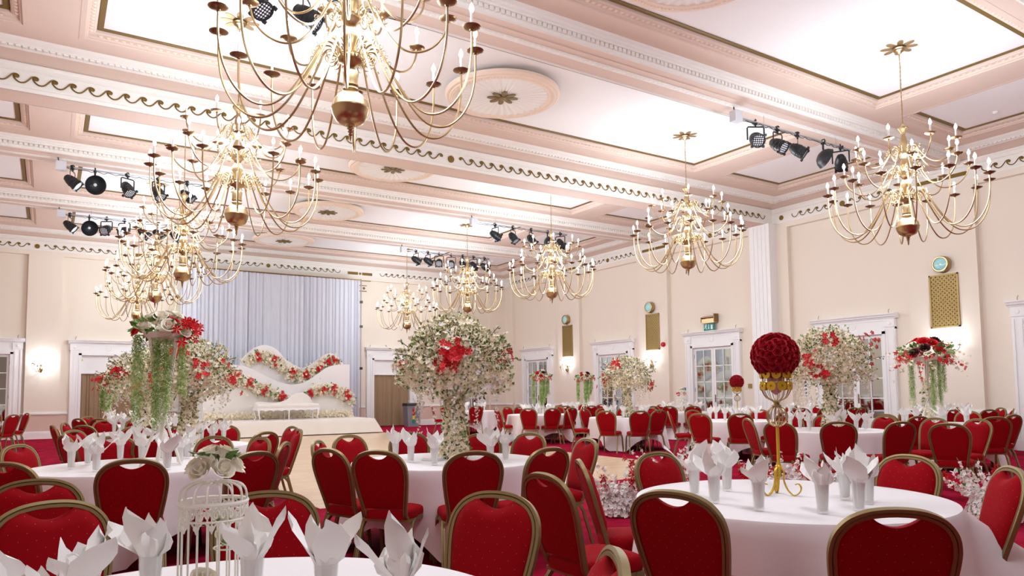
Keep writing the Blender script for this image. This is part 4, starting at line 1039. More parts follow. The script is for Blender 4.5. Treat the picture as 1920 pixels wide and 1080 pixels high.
def blossom_tree(loc, z0, zt, W, seed, label, reds, n=900, trunkw=.11, R=.030):
    """tall arrangement: blossom-wrapped stem, spreading crown, hanging sprays. reds = [(angle deg, height 0..1, count, spread)]"""
    r = random.Random(seed); t = empty('blossom_tree', (loc[0], loc[1], z0), label=label, cat='flower arrangement', group='tall blossom trees')
    H = zt - z0; bl, lf, rd, tw, pale = MB(), MB(), MB(), MB(), MB()
    MB().lathe([(.12, 0), (.12, .012), (.03, .03), (.028, H * .62), (.05, H * .66), (0, H * .66)], 14).build('stem', M['twig'], t)
    cz, ch = H * .70, H * .30
    for i in range(int(n * .5)):                                # stem cover
        s = r.random(); z = H * .66 * s ** .9 + .02; q = trunkw * (1.25 - .55 * math.sin(PI * s) + (.7 * max(0, s - .75))); a = r.uniform(0, 6.28)
        p = Vector((q * math.cos(a), q * math.sin(a), z)) + rv(r) * .02; d = Vector((math.cos(a), math.sin(a), .4)) + rv(r) * .5
        blossom(bl, p, d, R * r.uniform(.8, 1.25), r)
        if r.random() < .2: leaf(lf, p * .98, d, R * 1.9, R * .6, r)
    for i in range(n):                                           # crown
        v = rv(r)
        if v.z < -.45 and r.random() < .6: v.z = abs(v.z)
        k = .45 + .55 * r.random() ** .55; wob = 1 + .22 * noise.noise(Vector((v.x * 2.2 + seed, v.y * 2.2, v.z * 2.2)))
        p = Vector((v.x * W / 2 * k * wob, v.y * W / 2 * k * wob, cz + ch * .12 + v.z * ch * k * wob - .10 * W * (abs(v.x) + abs(v.y)) ** 2 * k))
        blossom(bl if r.random() < .86 else pale, p, v + rv(r) * .7, R * r.uniform(.8, 1.3), r)
        if r.random() < .5: leaf(lf, p * .985 + Vector((0, 0, .01)), v + Vector((0, 0, .4)) + rv(r) * .8, R * r.uniform(1.4, 2.2), R * .6, r)
    for i in range(44):                                          # twigs with flowers standing out of the crown
        v = rv(r); v.z = abs(v.z) * .8 - .15; p0 = Vector((v.x * W * .36, v.y * W * .36, cz + v.z * ch * .7)); d = (v + Vector((0, 0, .35)) + rv(r) * .25).normalized(); L_ = W * r.uniform(.14, .26)
        pts = [p0 + d * L_ * s + Vector((0, 0, -.12 * L_ * s * s)) for s in (0, .33, .66, 1)]
        tw.tube(crom(pts, 2), .0035, 4)
        for s in range(9):
            q = pts[1].lerp(pts[3], s / 8) + rv(r) * .02
            if r.random() < .6: blossom(bl, q, rv(r), R * r.uniform(.6, .9), r)
            else: leaf(lf, q, d + rv(r), R * 1.5, R * .5, r)
    for i in range(20):                                          # hanging sprays
        a = 2 * PI * i / 20 + r.uniform(-.2, .2); q = W * r.uniform(.26, .46)
        strand(pale if i % 3 else bl, r, (q * math.cos(a), q * math.sin(a), cz - ch * .35), H * r.uniform(.14, .46), .05, 75, R * .6, 'b', lf)
    for (ang, hh, cnt, spr) in reds:
        a = math.radians(ang); c = Vector((math.cos(a) * W * .41, math.sin(a) * W * .41, cz + ch * (hh * 2 - 1)))
        for _ in range(cnt):
            q = c + Vector((r.gauss(0, 1), r.gauss(0, 1), r.gauss(0, 1))) * spr
            blossom(rd, q + Vector((math.cos(a), math.sin(a), 0)) * .05, Vector((math.cos(a), math.sin(a), .3)) + rv(r) * .6, R * r.uniform(1.3, 2.0), r)
    F(bl, 'blossoms', M['bloom'], t); F(pale, 'pale_blossoms', M['bloomw'], t); F(lf, 'leaves', M['leaf'], t); F(rd, 'red_flowers', M['redfl'], t); F(tw, 'twigs', M['twig'], t)
    for c in kids(t):
        if c.name.split('.')[0] != 'stem': c['kind'] = 'stuff'
    return t
CAMD = math.degrees(math.atan2(-.84, -.54))     # direction from the hall towards the camera
blossom_tree((3.32, 6.22), HT, 2.13, 1.12, 1, 'large cream blossom tree with a red cluster in front, on the front table', [(CAMD + 2, .50, 46, .062), (CAMD + 80, .55, 8, .05), (CAMD - 95, .45, 7, .04)], n=2700, R=.025)
blossom_tree((1.55, 10.25), HT, 2.14, 1.15, 2, 'cream blossom tree with scattered red sprays left of the stage seat', [(CAMD + 10, .75, 16, .06), (CAMD - 20, .35, 14, .06), (CAMD + 85, .4, 16, .10), (CAMD + 40, .5, 8, .05)], n=2200, R=.026)
blossom_tree((1.42, 14.0), HT, 2.15, 1.35, 3, 'cream blossom tree with red tips seen behind the white rose stand', [(CAMD - 75, .45, 24, .10), (CAMD - 20, .6, 12, .07), (CAMD + 15, .3, 8, .05)], n=1400, R=.030)
blossom_tree((11.75, 13.2), HT, 2.2, 1.25, 4, 'cream blossom tree in front of the middle glazed door', [(CAMD - 40, .75, 16, .08), (CAMD + 60, .2, 14, .08), (CAMD - 80, .35, 10, .08)], n=1500, R=.030)
blossom_tree((10.45, 6.95), HT, 2.33, 1.35, 5, 'full cream blossom tree with red sprays right of the big rose ball', [(CAMD - 50, .45, 24, .08), (CAMD - 35, .25, 14, .06), (CAMD + 75, .8, 16, .08), (CAMD + 95, .55, 12, .11), (CAMD - 20, .85, 10, .06)], n=2100, R=.028)

def rose_stand(loc, z0, zt, W, seed, label, white=True, big=True, sprays=False):
    """white splayed stand carrying a bowl of roses with hanging greenery"""
    r = random.Random(seed); t = empty('flower_stand', (loc[0], loc[1], z0), label=label, cat='flower arrangement', group='white rose stands')
    H = zt - z0; top = H - W * .32
    for k in range(4):
        a = PI / 4 + k * PI / 2 + .45; c, s = math.cos(a), math.sin(a); c2, s2 = math.cos(a + 2.5), math.sin(a + 2.5)
        MB().sweep([(c * .17, s * .17, 0), (c2 * .055, s2 * .055, top * .55), (c2 * .15, s2 * .15, top)], [(-.014, -.008), (.014, -.008), (.014, .008), (-.014, .008)]).build('leg', M['cagewhite'], t)
    MB().lathe([(0, top - .05), (W * .18, top - .04), (W * .27, top + .02), (W * .28, top + .05), (.0, top + .06)], 24).build('bowl', M['cagewhite'], t)
    lf, rd, gr, bl, tw = MB(), MB(), MB(), MB(), MB()
    nr = 20 if big else 10
    for i in range(nr):
        f_ = i / nr; a = i * 2.39996 + r.uniform(-.2, .2); q = W * (.10 + .30 * f_ ** .7); z = top + W * (.33 - .27 * f_ ** 1.3) + r.uniform(-.02, .02)
        p = Vector((q * math.cos(a), q * math.sin(a), z)); d = Vector((math.cos(a) * (.3 + f_), math.sin(a) * (.3 + f_), .9 - .4 * f_))
        m_ = MB(); rose(m_, p, d, W * r.uniform(.085, .115), r)
        k_ = 'red' if (i % 7 == 3 if white else i % 3 == 1) else ('plum' if (not white and i % 5 == 2) else 'white')
        m_.build(k_ + '_rose', M[{'red': 'redfl', 'plum': 'plum', 'white': 'rosew'}[k_]], t, ang=80, fixn=False)
    for i in range(110):
        v = rv(r); v.z = v.z * .6 + .15; p = Vector((v.x * W * .40, v.y * W * .40, top + W * .12 + v.z * W * .17)); leaf(lf, p, v + rv(r) * .5, W * r.uniform(.08, .15), W * .036, r)
    for i in range(18 if big and white else (30 if big else 18)):
        ang = math.radians(CAMD + (72 if white else r.choice([-85, 88, -50, 55, 10, -20]))) + r.gauss(0, .28); q = W * r.uniform(.36, .52)
        petal6(rd, Vector((q * math.cos(ang), q * math.sin(ang), top + W * (r.uniform(-.10, .26) if white else r.uniform(-.08, .14)))), Vector((math.cos(ang) - .4, math.sin(ang) - .6, .3)) + rv(r) * .3, W * (r.uniform(.065, .095) if white else r.uniform(.045, .065)), r)
    right = Vector((AX.x, AX.y, 0)); fwd = Vector((AF.x, AF.y, 0)).normalized()
    for (sx, sy, L_, nn) in ((-.33, -.1, .60, 11), (.0, -.2, .66, 13), (.13, -.15, .58, 10), (.30, .0, .42, 8)):
        for _ in range(nn):
            o_ = right * (sx * W + r.gauss(0, .018)) + fwd * (sy * W + r.gauss(0, .02))
            strand(gr, r, (o_.x, o_.y, top + .03), H * L_ * r.uniform(.75, 1.05), .012, 85, .026 if big else .036, 'f')
    if sprays:
        for i in range(16):
            a = 2 * PI * i / 16 + r.uniform(-.2, .2); L_ = W * r.uniform(.35, .62); d = Vector((math.cos(a), math.sin(a), r.uniform(-.5, .5)))
            for s in range(16):
                q = Vector((0, 0, top + .05)) + d * (W * .25 + L_ * s / 16) + Vector((0, 0, -.5 * L_ * (s / 16) ** 2)) + rv(r) * .025
                blossom(rd if (i % 4 == 1 and s > 6) else bl, q, rv(r), .028, r)
        for i in range(160):
            s = r.random(); a = r.uniform(0, 6.28); blossom(bl, Vector((.09 * math.cos(a), .09 * math.sin(a), s * top)), Vector((math.cos(a), math.sin(a), .3)), .03, r)
            if r.random() < .4: leaf(lf, Vector((.09 * math.cos(a), .09 * math.sin(a), s * top)), rv(r), .06, .02, r)
    for mb_, nm, mt in ((lf, 'leaves', 'leaf'), (rd, 'red_flowers', 'redfl'), (gr, 'hanging_greenery', 'fern'), (bl, 'blossoms', 'bloom')):
        o = F(mb_, nm, M[mt], t)
        if o: o['kind'] = 'stuff'
    return t
rose_stand((.88, 7.28), HT, 2.12, .62, 21, 'tall white stand of ivory roses with hanging green strands, on the left', True, True)
rose_stand((13.35, 6.95), HT, 2.22, 1.0, 22, 'white stand of red and white roses with green trails near the right wall', False, True, True)
rose_stand((11.75, 16.8), HT, 1.95, .66, 23, 'small red rose stand with green trails before the farthest glazed door', False, False)
rose_stand((14.35, 18.1), HT, 1.95, .66, 24, 'small red rose stand just left of the middle blossom tree', False, False)
rose_stand((1.1, 17.6), HT, 1.9, .45, 25, 'slim white stand behind the trees left of the stage', True, False)

# ---------------------------------------------------------------- rose balls on gold stands
def rose_ball(loc, z0, zt, rb, seed, label, gold=True):
    r = random.Random(seed); t = empty('rose_ball_stand', (loc[0], loc[1], z0), label=label, cat='flower arrangement', group='red rose balls on stands')
    gm = M['goldpole'] if gold else M['brass']; H = zt - z0; zc = H - rb; k = rb / .143; zcup = zc - rb * .62
    for i in range(3):
        a = 2 * PI * i / 3 + math.radians(CAMD) + .9; c, s = math.cos(a), math.sin(a)
        pts = [(c * q, s * q, z) for q, z in ((.012, .17), (.03, .14), (.028, .09), (.05, .035), (.085, .006), (.115, .02), (.128, .05), (.115, .075), (.095, .07))]
        MB().sweep(crom(pts, 4), [(-.008 * k, -.003), (.008 * k, -.003), (.008 * k, .003), (-.008 * k, .003)], up=(0, 0, 1)).build('leg', gm, t)
    MB().lathe([(.0, .10), (.016, .11), (.012, .16), (.02, .175), (.010, .19), (.0095, H * .42), (.016, H * .425), (.0, H * .43)], 12).build('pole', gm, t)
    g = MB(); zs = H * .42 + .06 * k; R_ = .062 * k
    for i in range(16):
        a = 2 * PI * i / 16; g.tube([(R_ * math.sin(PI * j / 10) * math.cos(a), R_ * math.sin(PI * j / 10) * math.sin(a), zs - R_ * math.cos(PI * j / 10)) for j in range(11)], .0028 * k, 4)
    g.lathe([(.02 * k, zs + R_ - .004), (.03 * k, zs + R_ + .005), (.018 * k, zs + R_ + .02), (.03 * k, zs + R_ + .035), (0, zs + R_ + .036)], 14)
    g.build('wire_sphere', M['brass'], t)
    b = MB(); zb = zs + R_ + .03; ht = zcup - zb
    for i in range(16):
        a = 2 * PI * i / 16; b.tube(crom([(q * k * math.cos(a), q * k * math.sin(a), zb + ht * s) for q, s in ((.015, 0), (.06, .12), (.085, .4), (.078, .65), (.075, 1.05))], 3), .0026 * k, 4)
    for s in (.62, 1.05): b.tube([(.077 * k * math.cos(2 * PI * i / 28), .077 * k * math.sin(2 * PI * i / 28), zb + ht * s) for i in range(28)], .004 * k, 5, closed=True)
    b.build('wire_cup', M['brass'], t)
    for row, (s, n) in enumerate(((.50, 9), (.88, 9))):
        for i in range(n):
            a = 2 * PI * (i + .5 * row) / n; Mx = Matrix.Translation((.088 * k * math.cos(a), .088 * k * math.sin(a), zb + ht * s)) @ Matrix.Rotation(a, 4, 'Z') @ Matrix.Rotation(PI / 2, 4, 'Y')
            MB().lathe([(.007 * k, -.004), (.027 * k, -.004), (.029 * k, 0), (.027 * k, .004), (.007 * k, .004), (.007 * k, -.003)], 18, Mx).build('medallion', M['goldpole'], t)
    c = MB().lathe([(0, zb + ht * .2), (.03 * k, zb + ht * .3), (.05 * k, zb + ht * .7), (.06 * k, zb + ht)], 12).build('rose_cup', mat('cup_pink', 'd98a8a', .5), t)  # plain pink cup inside the wires
    rb_ = MB(); N_ = 230
    for i in range(N_):
        z = 1 - 2 * (i + .5) / N_; a = i * 2.39996; q = math.sqrt(1 - z * z); d = Vector((q * math.cos(a), q * math.sin(a), z)) + rv(r) * .12
        rose(rb_, Vector((0, 0, zc)) + d.normalized() * rb * .90, d, rb * .17, r, True)
    rb_.lathe([(0, zc - rb * .88)] + [(rb * .88 * math.sin(PI * j / 12), zc - rb * .88 * math.cos(PI * j / 12)) for j in range(1, 12)] + [(0, zc + rb * .88)], 20)
    o = rb_.build('rose_ball', M['rosedeep'], t, ang=80, fixn=False); o['kind'] = 'stuff'
    return t
rose_ball((3.74, 2.85), HT, 1.745, .143, 31, 'large red rose ball on a tall gold scroll-footed stand')
rose_ball((12.0, 10.1), HT, 1.70, .145, 32, 'smaller distant red rose ball before the exit door', True)

# ---------------------------------------------------------------- birdcages
def birdcage(loc, z0, s, label, seed):
    r = random.Random(seed); t = empty('birdcage', (loc[0], loc[1], z0), label=label, cat='birdcage', group='white birdcages with roses')
    R_, zb, zt = .104 * s, .236 * s, .352 * s; n = 20
    w = MB()
    for i in range(n):
        a = 2 * PI * i / n; c, q = math.cos(a), math.sin(a)
        w.tube([(R_ * c, R_ * q, .012), (R_ * c, R_ * q, zb)], .0032 * s, 5)
    w.build('bars', M['cagewhite'], t)
    d = MB()
    for i in range(16):
        a = 2 * PI * i / 16; c, q = math.cos(a), math.sin(a)
        d.tube(crom([(R_ * c, R_ * q, zb + .05 * s), (R_ * c * .97, R_ * q * .97, zb + .085 * s), (R_ * c * .8, R_ * q * .8, zt - .010 * s), (R_ * c * .45, R_ * q * .45, zt), (R_ * c * .2, R_ * q * .2, zt - .005 * s)], 3), .0036 * s, 5)
    d.tube([(R_ * .22 * math.cos(2 * PI * i / 16), R_ * .22 * math.sin(2 * PI * i / 16), zt - .004 * s) for i in range(16)], .004 * s, 5, closed=True)
    d.build('dome', M['cagewhite'], t)
    for nm, z, rr in (('base', .006, 1.06), ('rim', zb + .052 * s, 1.03)):
        MB().lathe([(R_ * rr, z - .006 * s), (R_ * (rr + .03), z), (R_ * rr, z + .007 * s), (R_ * (rr - .06), z + .004 * s), (R_ * (rr - .06), z - .004 * s)] + ([(0, z - .004 * s)] if nm == 'base' else [(R_ * rr, z - .006 * s)]), 36, cap=False).build(nm, M['cagewhite'], t)
    f = MB()                                   # pierced filigree band
    for i in range(14):
        a = 2 * PI * i / 14
        def P(u, v): an = a + u; return (R_ * 1.01 * math.cos(an), R_ * 1.01 * math.sin(an), zb + v * s)
        for (uc, vc, ru, sg) in ((.12, .022, .1, 1), (-.12, .022, .1, -1)):
            f.tube([P(uc + ru * (1 - j / 18) * math.cos(sg * j * .5), vc + .020 * (1 - j / 18) * math.sin(j * .5)) for j in range(16)], .0030 * s, 4)
        f.tube([P(-.2, .045), P(-.1, .03), P(0, .04), P(.1, .03), P(.2, .045)], .003 * s, 4); f.tube([P(-.18, .0), P(-.08, -.012), P(0, -.034), P(.08, -.012), P(.18, .0)], .0034 * s, 4)
        f.tube([P(0, -.034), P(0, .045)], .0026 * s, 4)
        f.lathe([(0, -.004), (.009 * s, -.004), (.009 * s, .004), (0, .004)], 8, Matrix.Translation(P(0, -.018)) @ Matrix.Rotation(a, 4, 'Z') @ Matrix.Rotation(PI / 2, 4, 'Y'))
    f.tube([(R_ * math.cos(2 * PI * i / 40), R_ * math.sin(2 * PI * i / 40), zb) for i in range(40)], .004 * s, 5, closed=True)
    f.build('filigree_band', M['cagewhite'], t)
    MB().tube([(.045 * s + .042 * s * math.cos(2 * PI * i / 20), .042 * s * math.sin(2 * PI * i / 20), .135 * s) for i in range(20)], .003 * s, 5, closed=True).tube([(.045 * s, 0, .135 * s), (.045 * s, 0, zt)], .0015 * s, 4).build('perch_ring', M['cagewhite'], t)
    b = empty('rose_posy', (loc[0], loc[1], z0 + zt), label='posy of ivory roses on top of ' + label.split(' with')[0], cat='flowers')
    for i, (x, y, z, q) in enumerate(((-.06, -.05, .035, .058), (.02, -.07, .035, .056), (.085, -.02, .045, .056), (-.075, .03, .045, .055), (.03, .06, .045, .055), (-.025, -.01, .095, .06), (.04, .0, .10, .056), (.0, .05, .10, .05))):
        m_ = MB(); rose(m_, Vector((x * s * .72, y * s * .72, z * s * .78 + .012)), Vector((x, y, .05 + z * .3)), q * s * .70, r); m_.build('rose', M['rosew'], b, ang=80, fixn=False)
    lf = MB()
    for i in range(14):
        a = r.uniform(0, 6.28); leaf(lf, Vector((.045 * math.cos(a) * s, .045 * math.sin(a) * s, (.075 + .02 * r.random()) * s)), Vector((math.cos(a), math.sin(a), .3)), .045 * s, .014 * s, r)
    F(lf, 'leaves', M['leaf'], b)
    for k, (x, y, z, wh) in enumerate(((.045, 0, .158, 'on the small ring inside'), (.02, -.03, .235, 'hanging under the dome of'), (-.03, -.02, .04, 'lying on the floor of'))):
        m_ = MB(); rose(m_, Vector((0, 0, 0)), Vector((.2, -.5, .8)), .046 * s, r); o = m_.build('ivory_rose', M['rosew'], loc=(loc[0] + x * s, loc[1] + y * s, z0 + z * s), ang=80, fixn=False)
        tag(o, 'ivory rose %s %s' % (wh, label.split(' with')[0]), 'rose', 'loose roses in birdcages')
        l2 = MB(); leaf(l2, Vector((0, 0, -.01)), Vector((.6, -.4, .1)), .05 * s, .016 * s, r); leaf(l2, Vector((0, 0, -.01)), Vector((-.4, -.6, .2)), .05 * s, .016 * s, r); F(l2, 'leaf', M['leaf'], o)
    return t
birdcage((.468, 2.55), HT + .003, 1.0, 'the white wire birdcage in front with ivory roses', 41)
birdcage((15.55, 15.1), HT + .003, 1.5, 'the distant white birdcage with roses by the call point', 42)

# ---------------------------------------------------------------- floor blossoms round the dance floor corner
def floor_bloom(loc, seed, label, sx, h, n=900):
    r = random.Random(seed); t = empty('floor_flowers', (loc[0], loc[1], 0), r.uniform(0, 3), label=label, cat='flower arrangement', group='floor blossom arrangements')
    bl, rd, lf = MB(), MB(), MB()
    MB().lathe([(0, 0), (sx * .25, 0), (sx * .28, .08), (sx * .2, .15), (0, .16)], 14).build('base', M['bloomw'], t)
    for i in range(n):
        v = rv(r); v.z = abs(v.z); k = r.uniform(.7, 1); blossom(bl, Vector((v.x * sx * .5 * k, v.y * sx * .5 * k, .03 + v.z * h * .55 * k)), v + rv(r) * .4, r.uniform(.02, .032), r)
    for i in range(34):
        a = r.uniform(0, 6.28); d = Vector((math.cos(a) * .7, math.sin(a) * .7, r.uniform(.3, 1.3))); L_ = h * r.uniform(.5, .95); red = r.random() < .13
        for s in range(18):
            q = Vector((math.cos(a) * sx * .2, math.sin(a) * sx * .2, h * .25)) + d.normalized() * L_ * s / 18 + rv(r) * .02
            if q.z < .02: continue
            if red and s > 8: petal6(rd, q, d + rv(r), .05, r)
            else: blossom(bl, q, rv(r), .026, r)
        if i % 4 == 0: leaf(lf, q, d, .06, .015, r)
    for mb_, nm, mt in ((bl, 'blossoms', 'bloomw'), (rd, 'red_flowers', 'redfl'), (lf, 'leaves', 'leaf')):
        o = F(mb_, nm, M[mt], t)
        if o: o['kind'] = 'stuff'
floor_bloom((5.45, 6.3), 51, 'white floor blossoms standing left of the big rose ball table', .5, .62)
floor_bloom((6.95, 7.05), 52, 'white and red floor blossoms behind the leftmost napkins of the rose ball table', .7, .68)
floor_bloom((7.35, 5.75), 53, 'white and red floor blossoms behind the gold stand foot', .7, .6)
floor_bloom((7.95, 5.3), 54, 'white and red floor blossoms behind the rightmost napkins of the rose ball table', .55, .62)
floor_bloom((8.35, 3.72), 55, 'white floor blossoms with a red flower at the right edge', .55, .62)
# ---------------------------------------------------------------- stage
ZP = .52
t = empty('stage_platform', (0, 0, 0), label='low stage platform draped in off-white fabric', cat='stage')
MB().box(3.25, 9.6, 24.15, 27.6, .02, ZP - .01).build('deck', M['twig'], t, flat=True)
cl = MB(); vs = []; fs = []; nx = 120
r = random.Random(3)
def front_y(u, tz): return 24.1 - tz * (.10 + .015 * math.sin(u * 26) + .012 * math.sin(u * 61 + 1))
rows = [(ZP, 27.7), (ZP, 26), (ZP, 24.25), (ZP - .004, 24.12)]
for (z, y) in rows:
    for i in range(nx + 1): vs.append((3.2 + 6.5 * i / nx, y, z + (.003 * math.sin(i * 1.3) if y > 24.13 else 0)))
for j in range(1, 8):
    tz = j / 7
    for i in range(nx + 1): vs.append((3.2 + 6.5 * i / nx + (.28 * tz * (i / nx) ** 30), front_y(i / nx, tz), (ZP - .004) * (1 - tz) + .035 * tz))
W = nx + 1
for j in range(len(rows) + 6):
    for i in range(nx): a = j * W + i; fs.append((a, a + 1, a + W + 1, a + W))
cl.add(vs, fs)
# right-hand end of the cloth, with a loose corner
vs = []; fs = []
for j in range(8):
    tz = j / 7
    for i in range(25):
        u = i / 24; y = 24.1 + 3.5 * u; vs.append((9.7 + .03 + .22 * tz * (1 - u) + .05 * tz * math.sin(u * 17), y - .1 * tz * (1 - u), ZP * (1 - tz) + .03 * tz))
for j in range(7):
    for i in range(24): a = j * 25 + i; fs.append((a, a + 1, a + 26, a + 25))
cl.add(vs, fs)
cl.build('drape', M['stage'], t, fixn=False)
# tall white backdrop curtain with its stand
t = empty('backdrop_curtain', (0, 27.95, 0), label='tall pale pleated backdrop curtain behind the stage', cat='curtain')
for k, (a, b) in enumerate(((3.95, 6.2), (6.15, 8.4), (8.35, 10.58))):
    curtain_mesh(a, b, .03, 5.98, .03 * (k % 2), .075, 15, 60 + k, nz=14).build('curtain_panel', M['sheer'], t, fixn=False)
MB().tube([(3.9, .02, 6.0), (10.64, .02, 6.0)], .025, 8).build('top_rail', M['brassdk'], t)
for x in (3.92, 10.64): MB().tube([(x, 0, .0), (x, 0, 6.05)], .025, 8).build('upright', M['steel'], t)
kn = MB()
for z in (2.4, 4.1, 5.1): kn.box(10.60, 10.70, -.05, .02, z - .05, z + .05)
kn.build('clamp', M['black'], t, flat=True)
# wave-topped boards
def board(name, outline, y, th, m, lab, cat='backdrop board'):
    n = len(outline); vs = [(x, y, z) for x, z in outline] + [(x, y + th, z) for x, z in outline]
    fs = [tuple(range(n)), tuple(range(2 * n - 1, n - 1, -1))] + [(i, (i + 1) % n, n + (i + 1) % n, n + i) for i in range(n)]
    # keep concave outline safe: build as vertical strips
    mb = MB(); top_ = outline; z0 = ZP
    for i in range(n - 1):
        (xa, za), (xb, zb) = top_[i], top_[i + 1]
        mb.add([(xa, y, z0), (xb, y, z0), (xb, y, zb), (xa, y, za), (xa, y + th, z0), (xb, y + th, z0), (xb, y + th, zb), (xa, y + th, za)], [(0, 1, 2, 3), (5, 4, 7, 6), (3, 2, 6, 7)] + ([(0, 3, 7, 4)] if i == 0 else []) + ([(1, 5, 6, 2)] if i == n - 2 else []))
    o = mb.build(name, m, ang=30); return tag(o, lab, cat)
def curve(pts, k=8): return [(p.x, p.z) for p in crom([(x, 0, z) for x, z in pts], k)]
board('wave_board', curve([(5.72, 2.35), (5.85, 2.72), (6.2, 3.05), (6.6, 3.18), (7.0, 3.02), (7.4, 2.62), (7.85, 2.38), (8.2, 2.45), (8.6, 2.72), (8.95, 2.92), (9.2, 2.86), (9.4, 2.62), (9.5, 2.4)]), 26.85, .12, M['boardw'], 'tallest white wave-topped backdrop board, rear of three')
board('wave_board', curve([(4.25, 2.2), (4.6, 2.36), (5.1, 2.44), (5.6, 2.42), (6.1, 2.28), (6.6, 2.02), (7.1, 1.80), (7.55, 1.74), (8.0, 1.86), (8.4, 2.12), (8.75, 2.36), (9.1, 2.47), (9.65, 2.5)]), 26.5, .10, M['boardw'], 'white wave-topped backdrop board, middle of three')
def lowboard(pts, lab): return board('hump_board', curve(pts), 26.15, .10, M['stage'], lab)
lowboard([(4.4, 1.75), (4.8, 2.0), (5.3, 2.05), (5.8, 1.88), (6.3, 1.62), (6.8, 1.38), (7.2, 1.22)], 'low off-white board with sloping top on the left of the bench')
lowboard([(7.75, 1.22), (8.1, 1.42), (8.6, 1.55), (9.0, 1.5), (9.4, 1.3), (9.62, 1.1)], 'low off-white humped board on the right of the bench')
# garlands
def garland(name, pts, y, seed, lab, wid, reds, dens=330):
    r = random.Random(seed); P = crom([(x, y, z) for x, z in pts], 10); t = empty(name, tuple(P[len(P) // 2]), label=lab, cat='garland', group='flower garlands on the boards'); O = P[len(P) // 2]
    bl, rd, lf, tw, rs = MB(), MB(), MB(), MB(), MB()
    L_ = sum((P[i + 1] - P[i]).length for i in range(len(P) - 1)); n = int(L_ * dens)
    for i in range(n):
        s = r.random() * (len(P) - 1.001); k = int(s); p = P[k].lerp(P[k + 1], s - k) - O; w = wid * (1 - .5 * abs(2 * s / len(P) - 1) ** 3)
        q = p + Vector((r.gauss(0, .3) * w, -abs(r.gauss(0, .28)) * w - .02, r.gauss(-.05, .33) * w)); d = Vector((r.gauss(0, .5), -1, r.gauss(.2, .5)))
        if r.random() < .78: blossom(bl, q, d, r.uniform(.035, .055), r)
        elif r.random() < .35: rose(rs, q + Vector((0, -.03, 0)), d, r.uniform(.05, .075), r, False)
        else: leaf(lf, q, d + rv(r), r.uniform(.09, .16), .03, r)
    for (s, cnt) in reds:
        k = min(len(P) - 2, int(s * (len(P) - 1))); c = P[k] - O
        for _ in range(cnt + 4): petal6(rd, c + Vector((r.gauss(0, .07), -.2 - r.random() * .08, r.gauss(0, .09))), Vector((r.gauss(0, .4), -1, .2)), r.uniform(.05, .08), r)
        for _ in range(5): leaf(lf, c + Vector((r.gauss(0, .1), -.1, r.gauss(0, .1))), rv(r) + Vector((0, -.5, 0)), .16, .045, r)
    for i in range(int(L_ * 5)):
        p = P[r.randrange(len(P))] - O; d = Vector((r.uniform(-1, 1), -.5, r.uniform(-.8, .8))).normalized(); tw.tube([p, p + d * .15, p + d * .26 + Vector((0, 0, -.04))], .006, 4)
    for mb_, nm, mt in ((bl, 'blossoms', 'bloom'), (rs, 'ivory_roses', 'rosew'), (rd, 'red_flowers', 'redfl'), (lf, 'leaves', 'leaf'), (tw, 'twigs', 'plum')):
        o = F(mb_, nm, M[mt], t)
        if o: o['kind'] = 'stuff'
garland('flower_garland', [(5.95, 2.55), (6.3, 2.78), (6.7, 2.72), (7.1, 2.42), (7.5, 2.15), (7.95, 2.08), (8.35, 2.25), (8.75, 2.52), (9.05, 2.66), (9.3, 2.5)], 26.8, 71, 'upper flower garland with red sprays along the rear wave board', .40, [(.12, 10), (.27, 12), (.45, 8), (.58, 12), (.72, 8), (.82, 8), (.9, 12)])
garland('flower_garland', [(4.55, 2.05), (5.1, 2.12), (5.6, 1.92), (6.1, 1.66), (6.6, 1.44), (7.15, 1.22)], 26.1, 72, 'lower left flower garland sloping down towards the white bench', .34, [(.05, 10), (.3, 10), (.5, 8), (.7, 8), (.93, 12)])
garland('flower_garland', [(7.85, 1.36), (8.2, 1.50), (8.6, 1.58), (9.0, 1.50), (9.35, 1.32), (9.62, 1.05)], 26.1, 73, 'lower right flower garland curving over the humped board', .34, [(.08, 12), (.35, 6), (.52, 10), (.78, 12)])
# tufted floor flowers along the foot of the boards
r = random.Random(9); mb = MB()
for i in range(1500): blossom(mb, Vector((r.uniform(4.4, 9.6), 26.05 - abs(r.gauss(0, .05)), ZP + .02 + abs(r.gauss(0, .10)))), Vector((r.gauss(0, .5), -1, .6)), r.uniform(.03, .05), r)
o = F(mb, 'blossom_edging', M['bloom'], None); tag(o, 'cream blossom edging along the foot of the stage boards', 'flowers', kind='stuff')

# ---------------------------------------------------------------- white chaise bench
t = empty('chaise_bench', (6.95, 25.25, ZP), label='white chaise bench with scalloped apron on the stage', cat='bench')
X0, X1, D0, D1 = -1.05, 1.05, -.30, .30
s = MB()
vs = []; fs = []; sec = [(-.30, .40), (-.315, .44), (-.31, .50), (-.27, .535), (0, .55), (.27, .535), (.31, .50), (.315, .44), (.30, .40)]
for i in range(25):
    x = X0 + .02 + (X1 - X0 - .04) * i / 24; e = 1 - .06 * abs(2 * i / 24 - 1) ** 12
    for (y, z) in sec: vs.append((x, y * e, .40 + (z - .40) * e))
m_ = len(sec)
for i in range(24):
    for q in range(m_ - 1): fs.append((i * m_ + q, i * m_ + q + 1, (i + 1) * m_ + q + 1, (i + 1) * m_ + q))
fs += [tuple(range(m_)), tuple(24 * m_ + q for q in range(m_))]
s.add(vs, fs).build('seat_cushion', M['stage'], t)
bk = curve([(-1.03, .52), (-.95, .60), (-.75, .61), (-.45, .58), (-.15, .60), (.1, .70), (.3, .85), (.5, .92), (.68, .90), (.85, .78), (.95, .6), (1.0, .45)], 5)
b = MB()
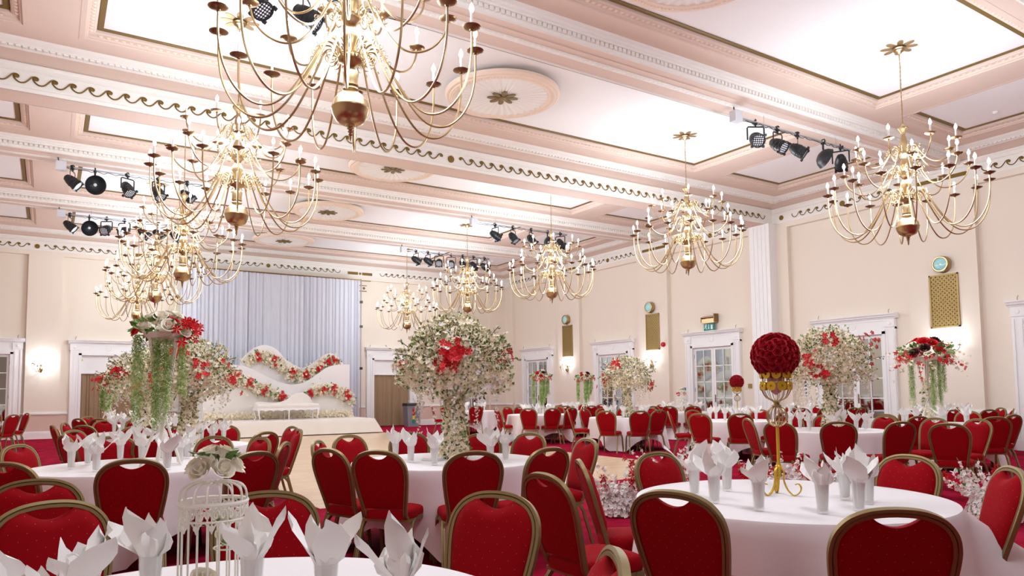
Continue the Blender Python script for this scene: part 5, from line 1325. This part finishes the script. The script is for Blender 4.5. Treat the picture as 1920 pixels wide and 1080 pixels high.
for i in range(len(bk) - 1):
    (xa, za), (xb, zb) = bk[i], bk[i + 1]
    b.add([(xa, .20, .42), (xb, .20, .42), (xb, .20, zb - .02), (xa, .20, za - .02), (xb, .24, zb), (xa, .24, za), (xb, .32, zb), (xa, .32, za), (xb, .33, .42), (xa, .33, .42)], [(0, 1, 2, 3), (3, 2, 4, 5), (5, 4, 6, 7), (7, 6, 8, 9)])
b.build('backrest', M['stage'], t, ang=60)
ap = MB()
for (y0, y1) in ((-.32, -.29), (.29, .32)):
    n = 64
    for i in range(n):
        xa, xb = X0 + (X1 - X0) * i / n, X0 + (X1 - X0) * (i + 1) / n
        za, zb = [.30 + .035 * abs(math.sin(PI * 4.0 * (x - X0) / (X1 - X0) * 2)) for x in (xa, xb)]
        ap.add([(xa, y0, za), (xb, y0, zb), (xb, y0, .41), (xa, y0, .41), (xa, y1, za), (xb, y1, zb), (xb, y1, .41), (xa, y1, .41)], [(0, 1, 2, 3), (5, 4, 7, 6), (0, 4, 5, 1)])
ap.box(X0, X0 + .03, -.31, .31, .32, .41).box(X1 - .03, X1, -.31, .31, .32, .41)
ap.build('apron', M['boardw'], t, flat=True)
for x in (-.98, 0, .98):
    for y, sy in ((-.28, -1), (.28, 1)):
        sx = 0 if x == 0 else math.copysign(1, x)
        MB().tube(crom([(x, y, .36), (x + sx * .02, y + sy * .02, .28), (x + sx * .01, y + sy * .01, .16), (x - sx * .01, y - sy * .0, .07), (x + sx * .03, y + sy * .03, .003)], 4), .026, 8, scale=[1.3 - .75 * min(1, i / 13) + (.35 if i > 14 else 0) for i in range(17)]).build('leg', M['boardw'], t)

# ---------------------------------------------------------------- view
SC.view_settings.view_transform = 'Standard'; SC.view_settings.look = 'None'; SC.view_settings.gamma = 1; SC.view_settings.use_curve_mapping = False
SC.view_settings.exposure = -0.7
w = bpy.data.worlds.new('world'); SC.world = w; w.use_nodes = True
w.node_tree.nodes['Background'].inputs[0].default_value = (.9, .93, 1, 1); w.node_tree.nodes['Background'].inputs[1].default_value = .3
SC.cycles.max_bounces = 8; SC.cycles.diffuse_bounces = 5; SC.cycles.glossy_bounces = 4; SC.cycles.transmission_bounces = 6; SC.cycles.transparent_max_bounces = 8
SC.cycles.caustics_reflective = False; SC.cycles.caustics_refractive = False; SC.cycles.sample_clamp_indirect = 6
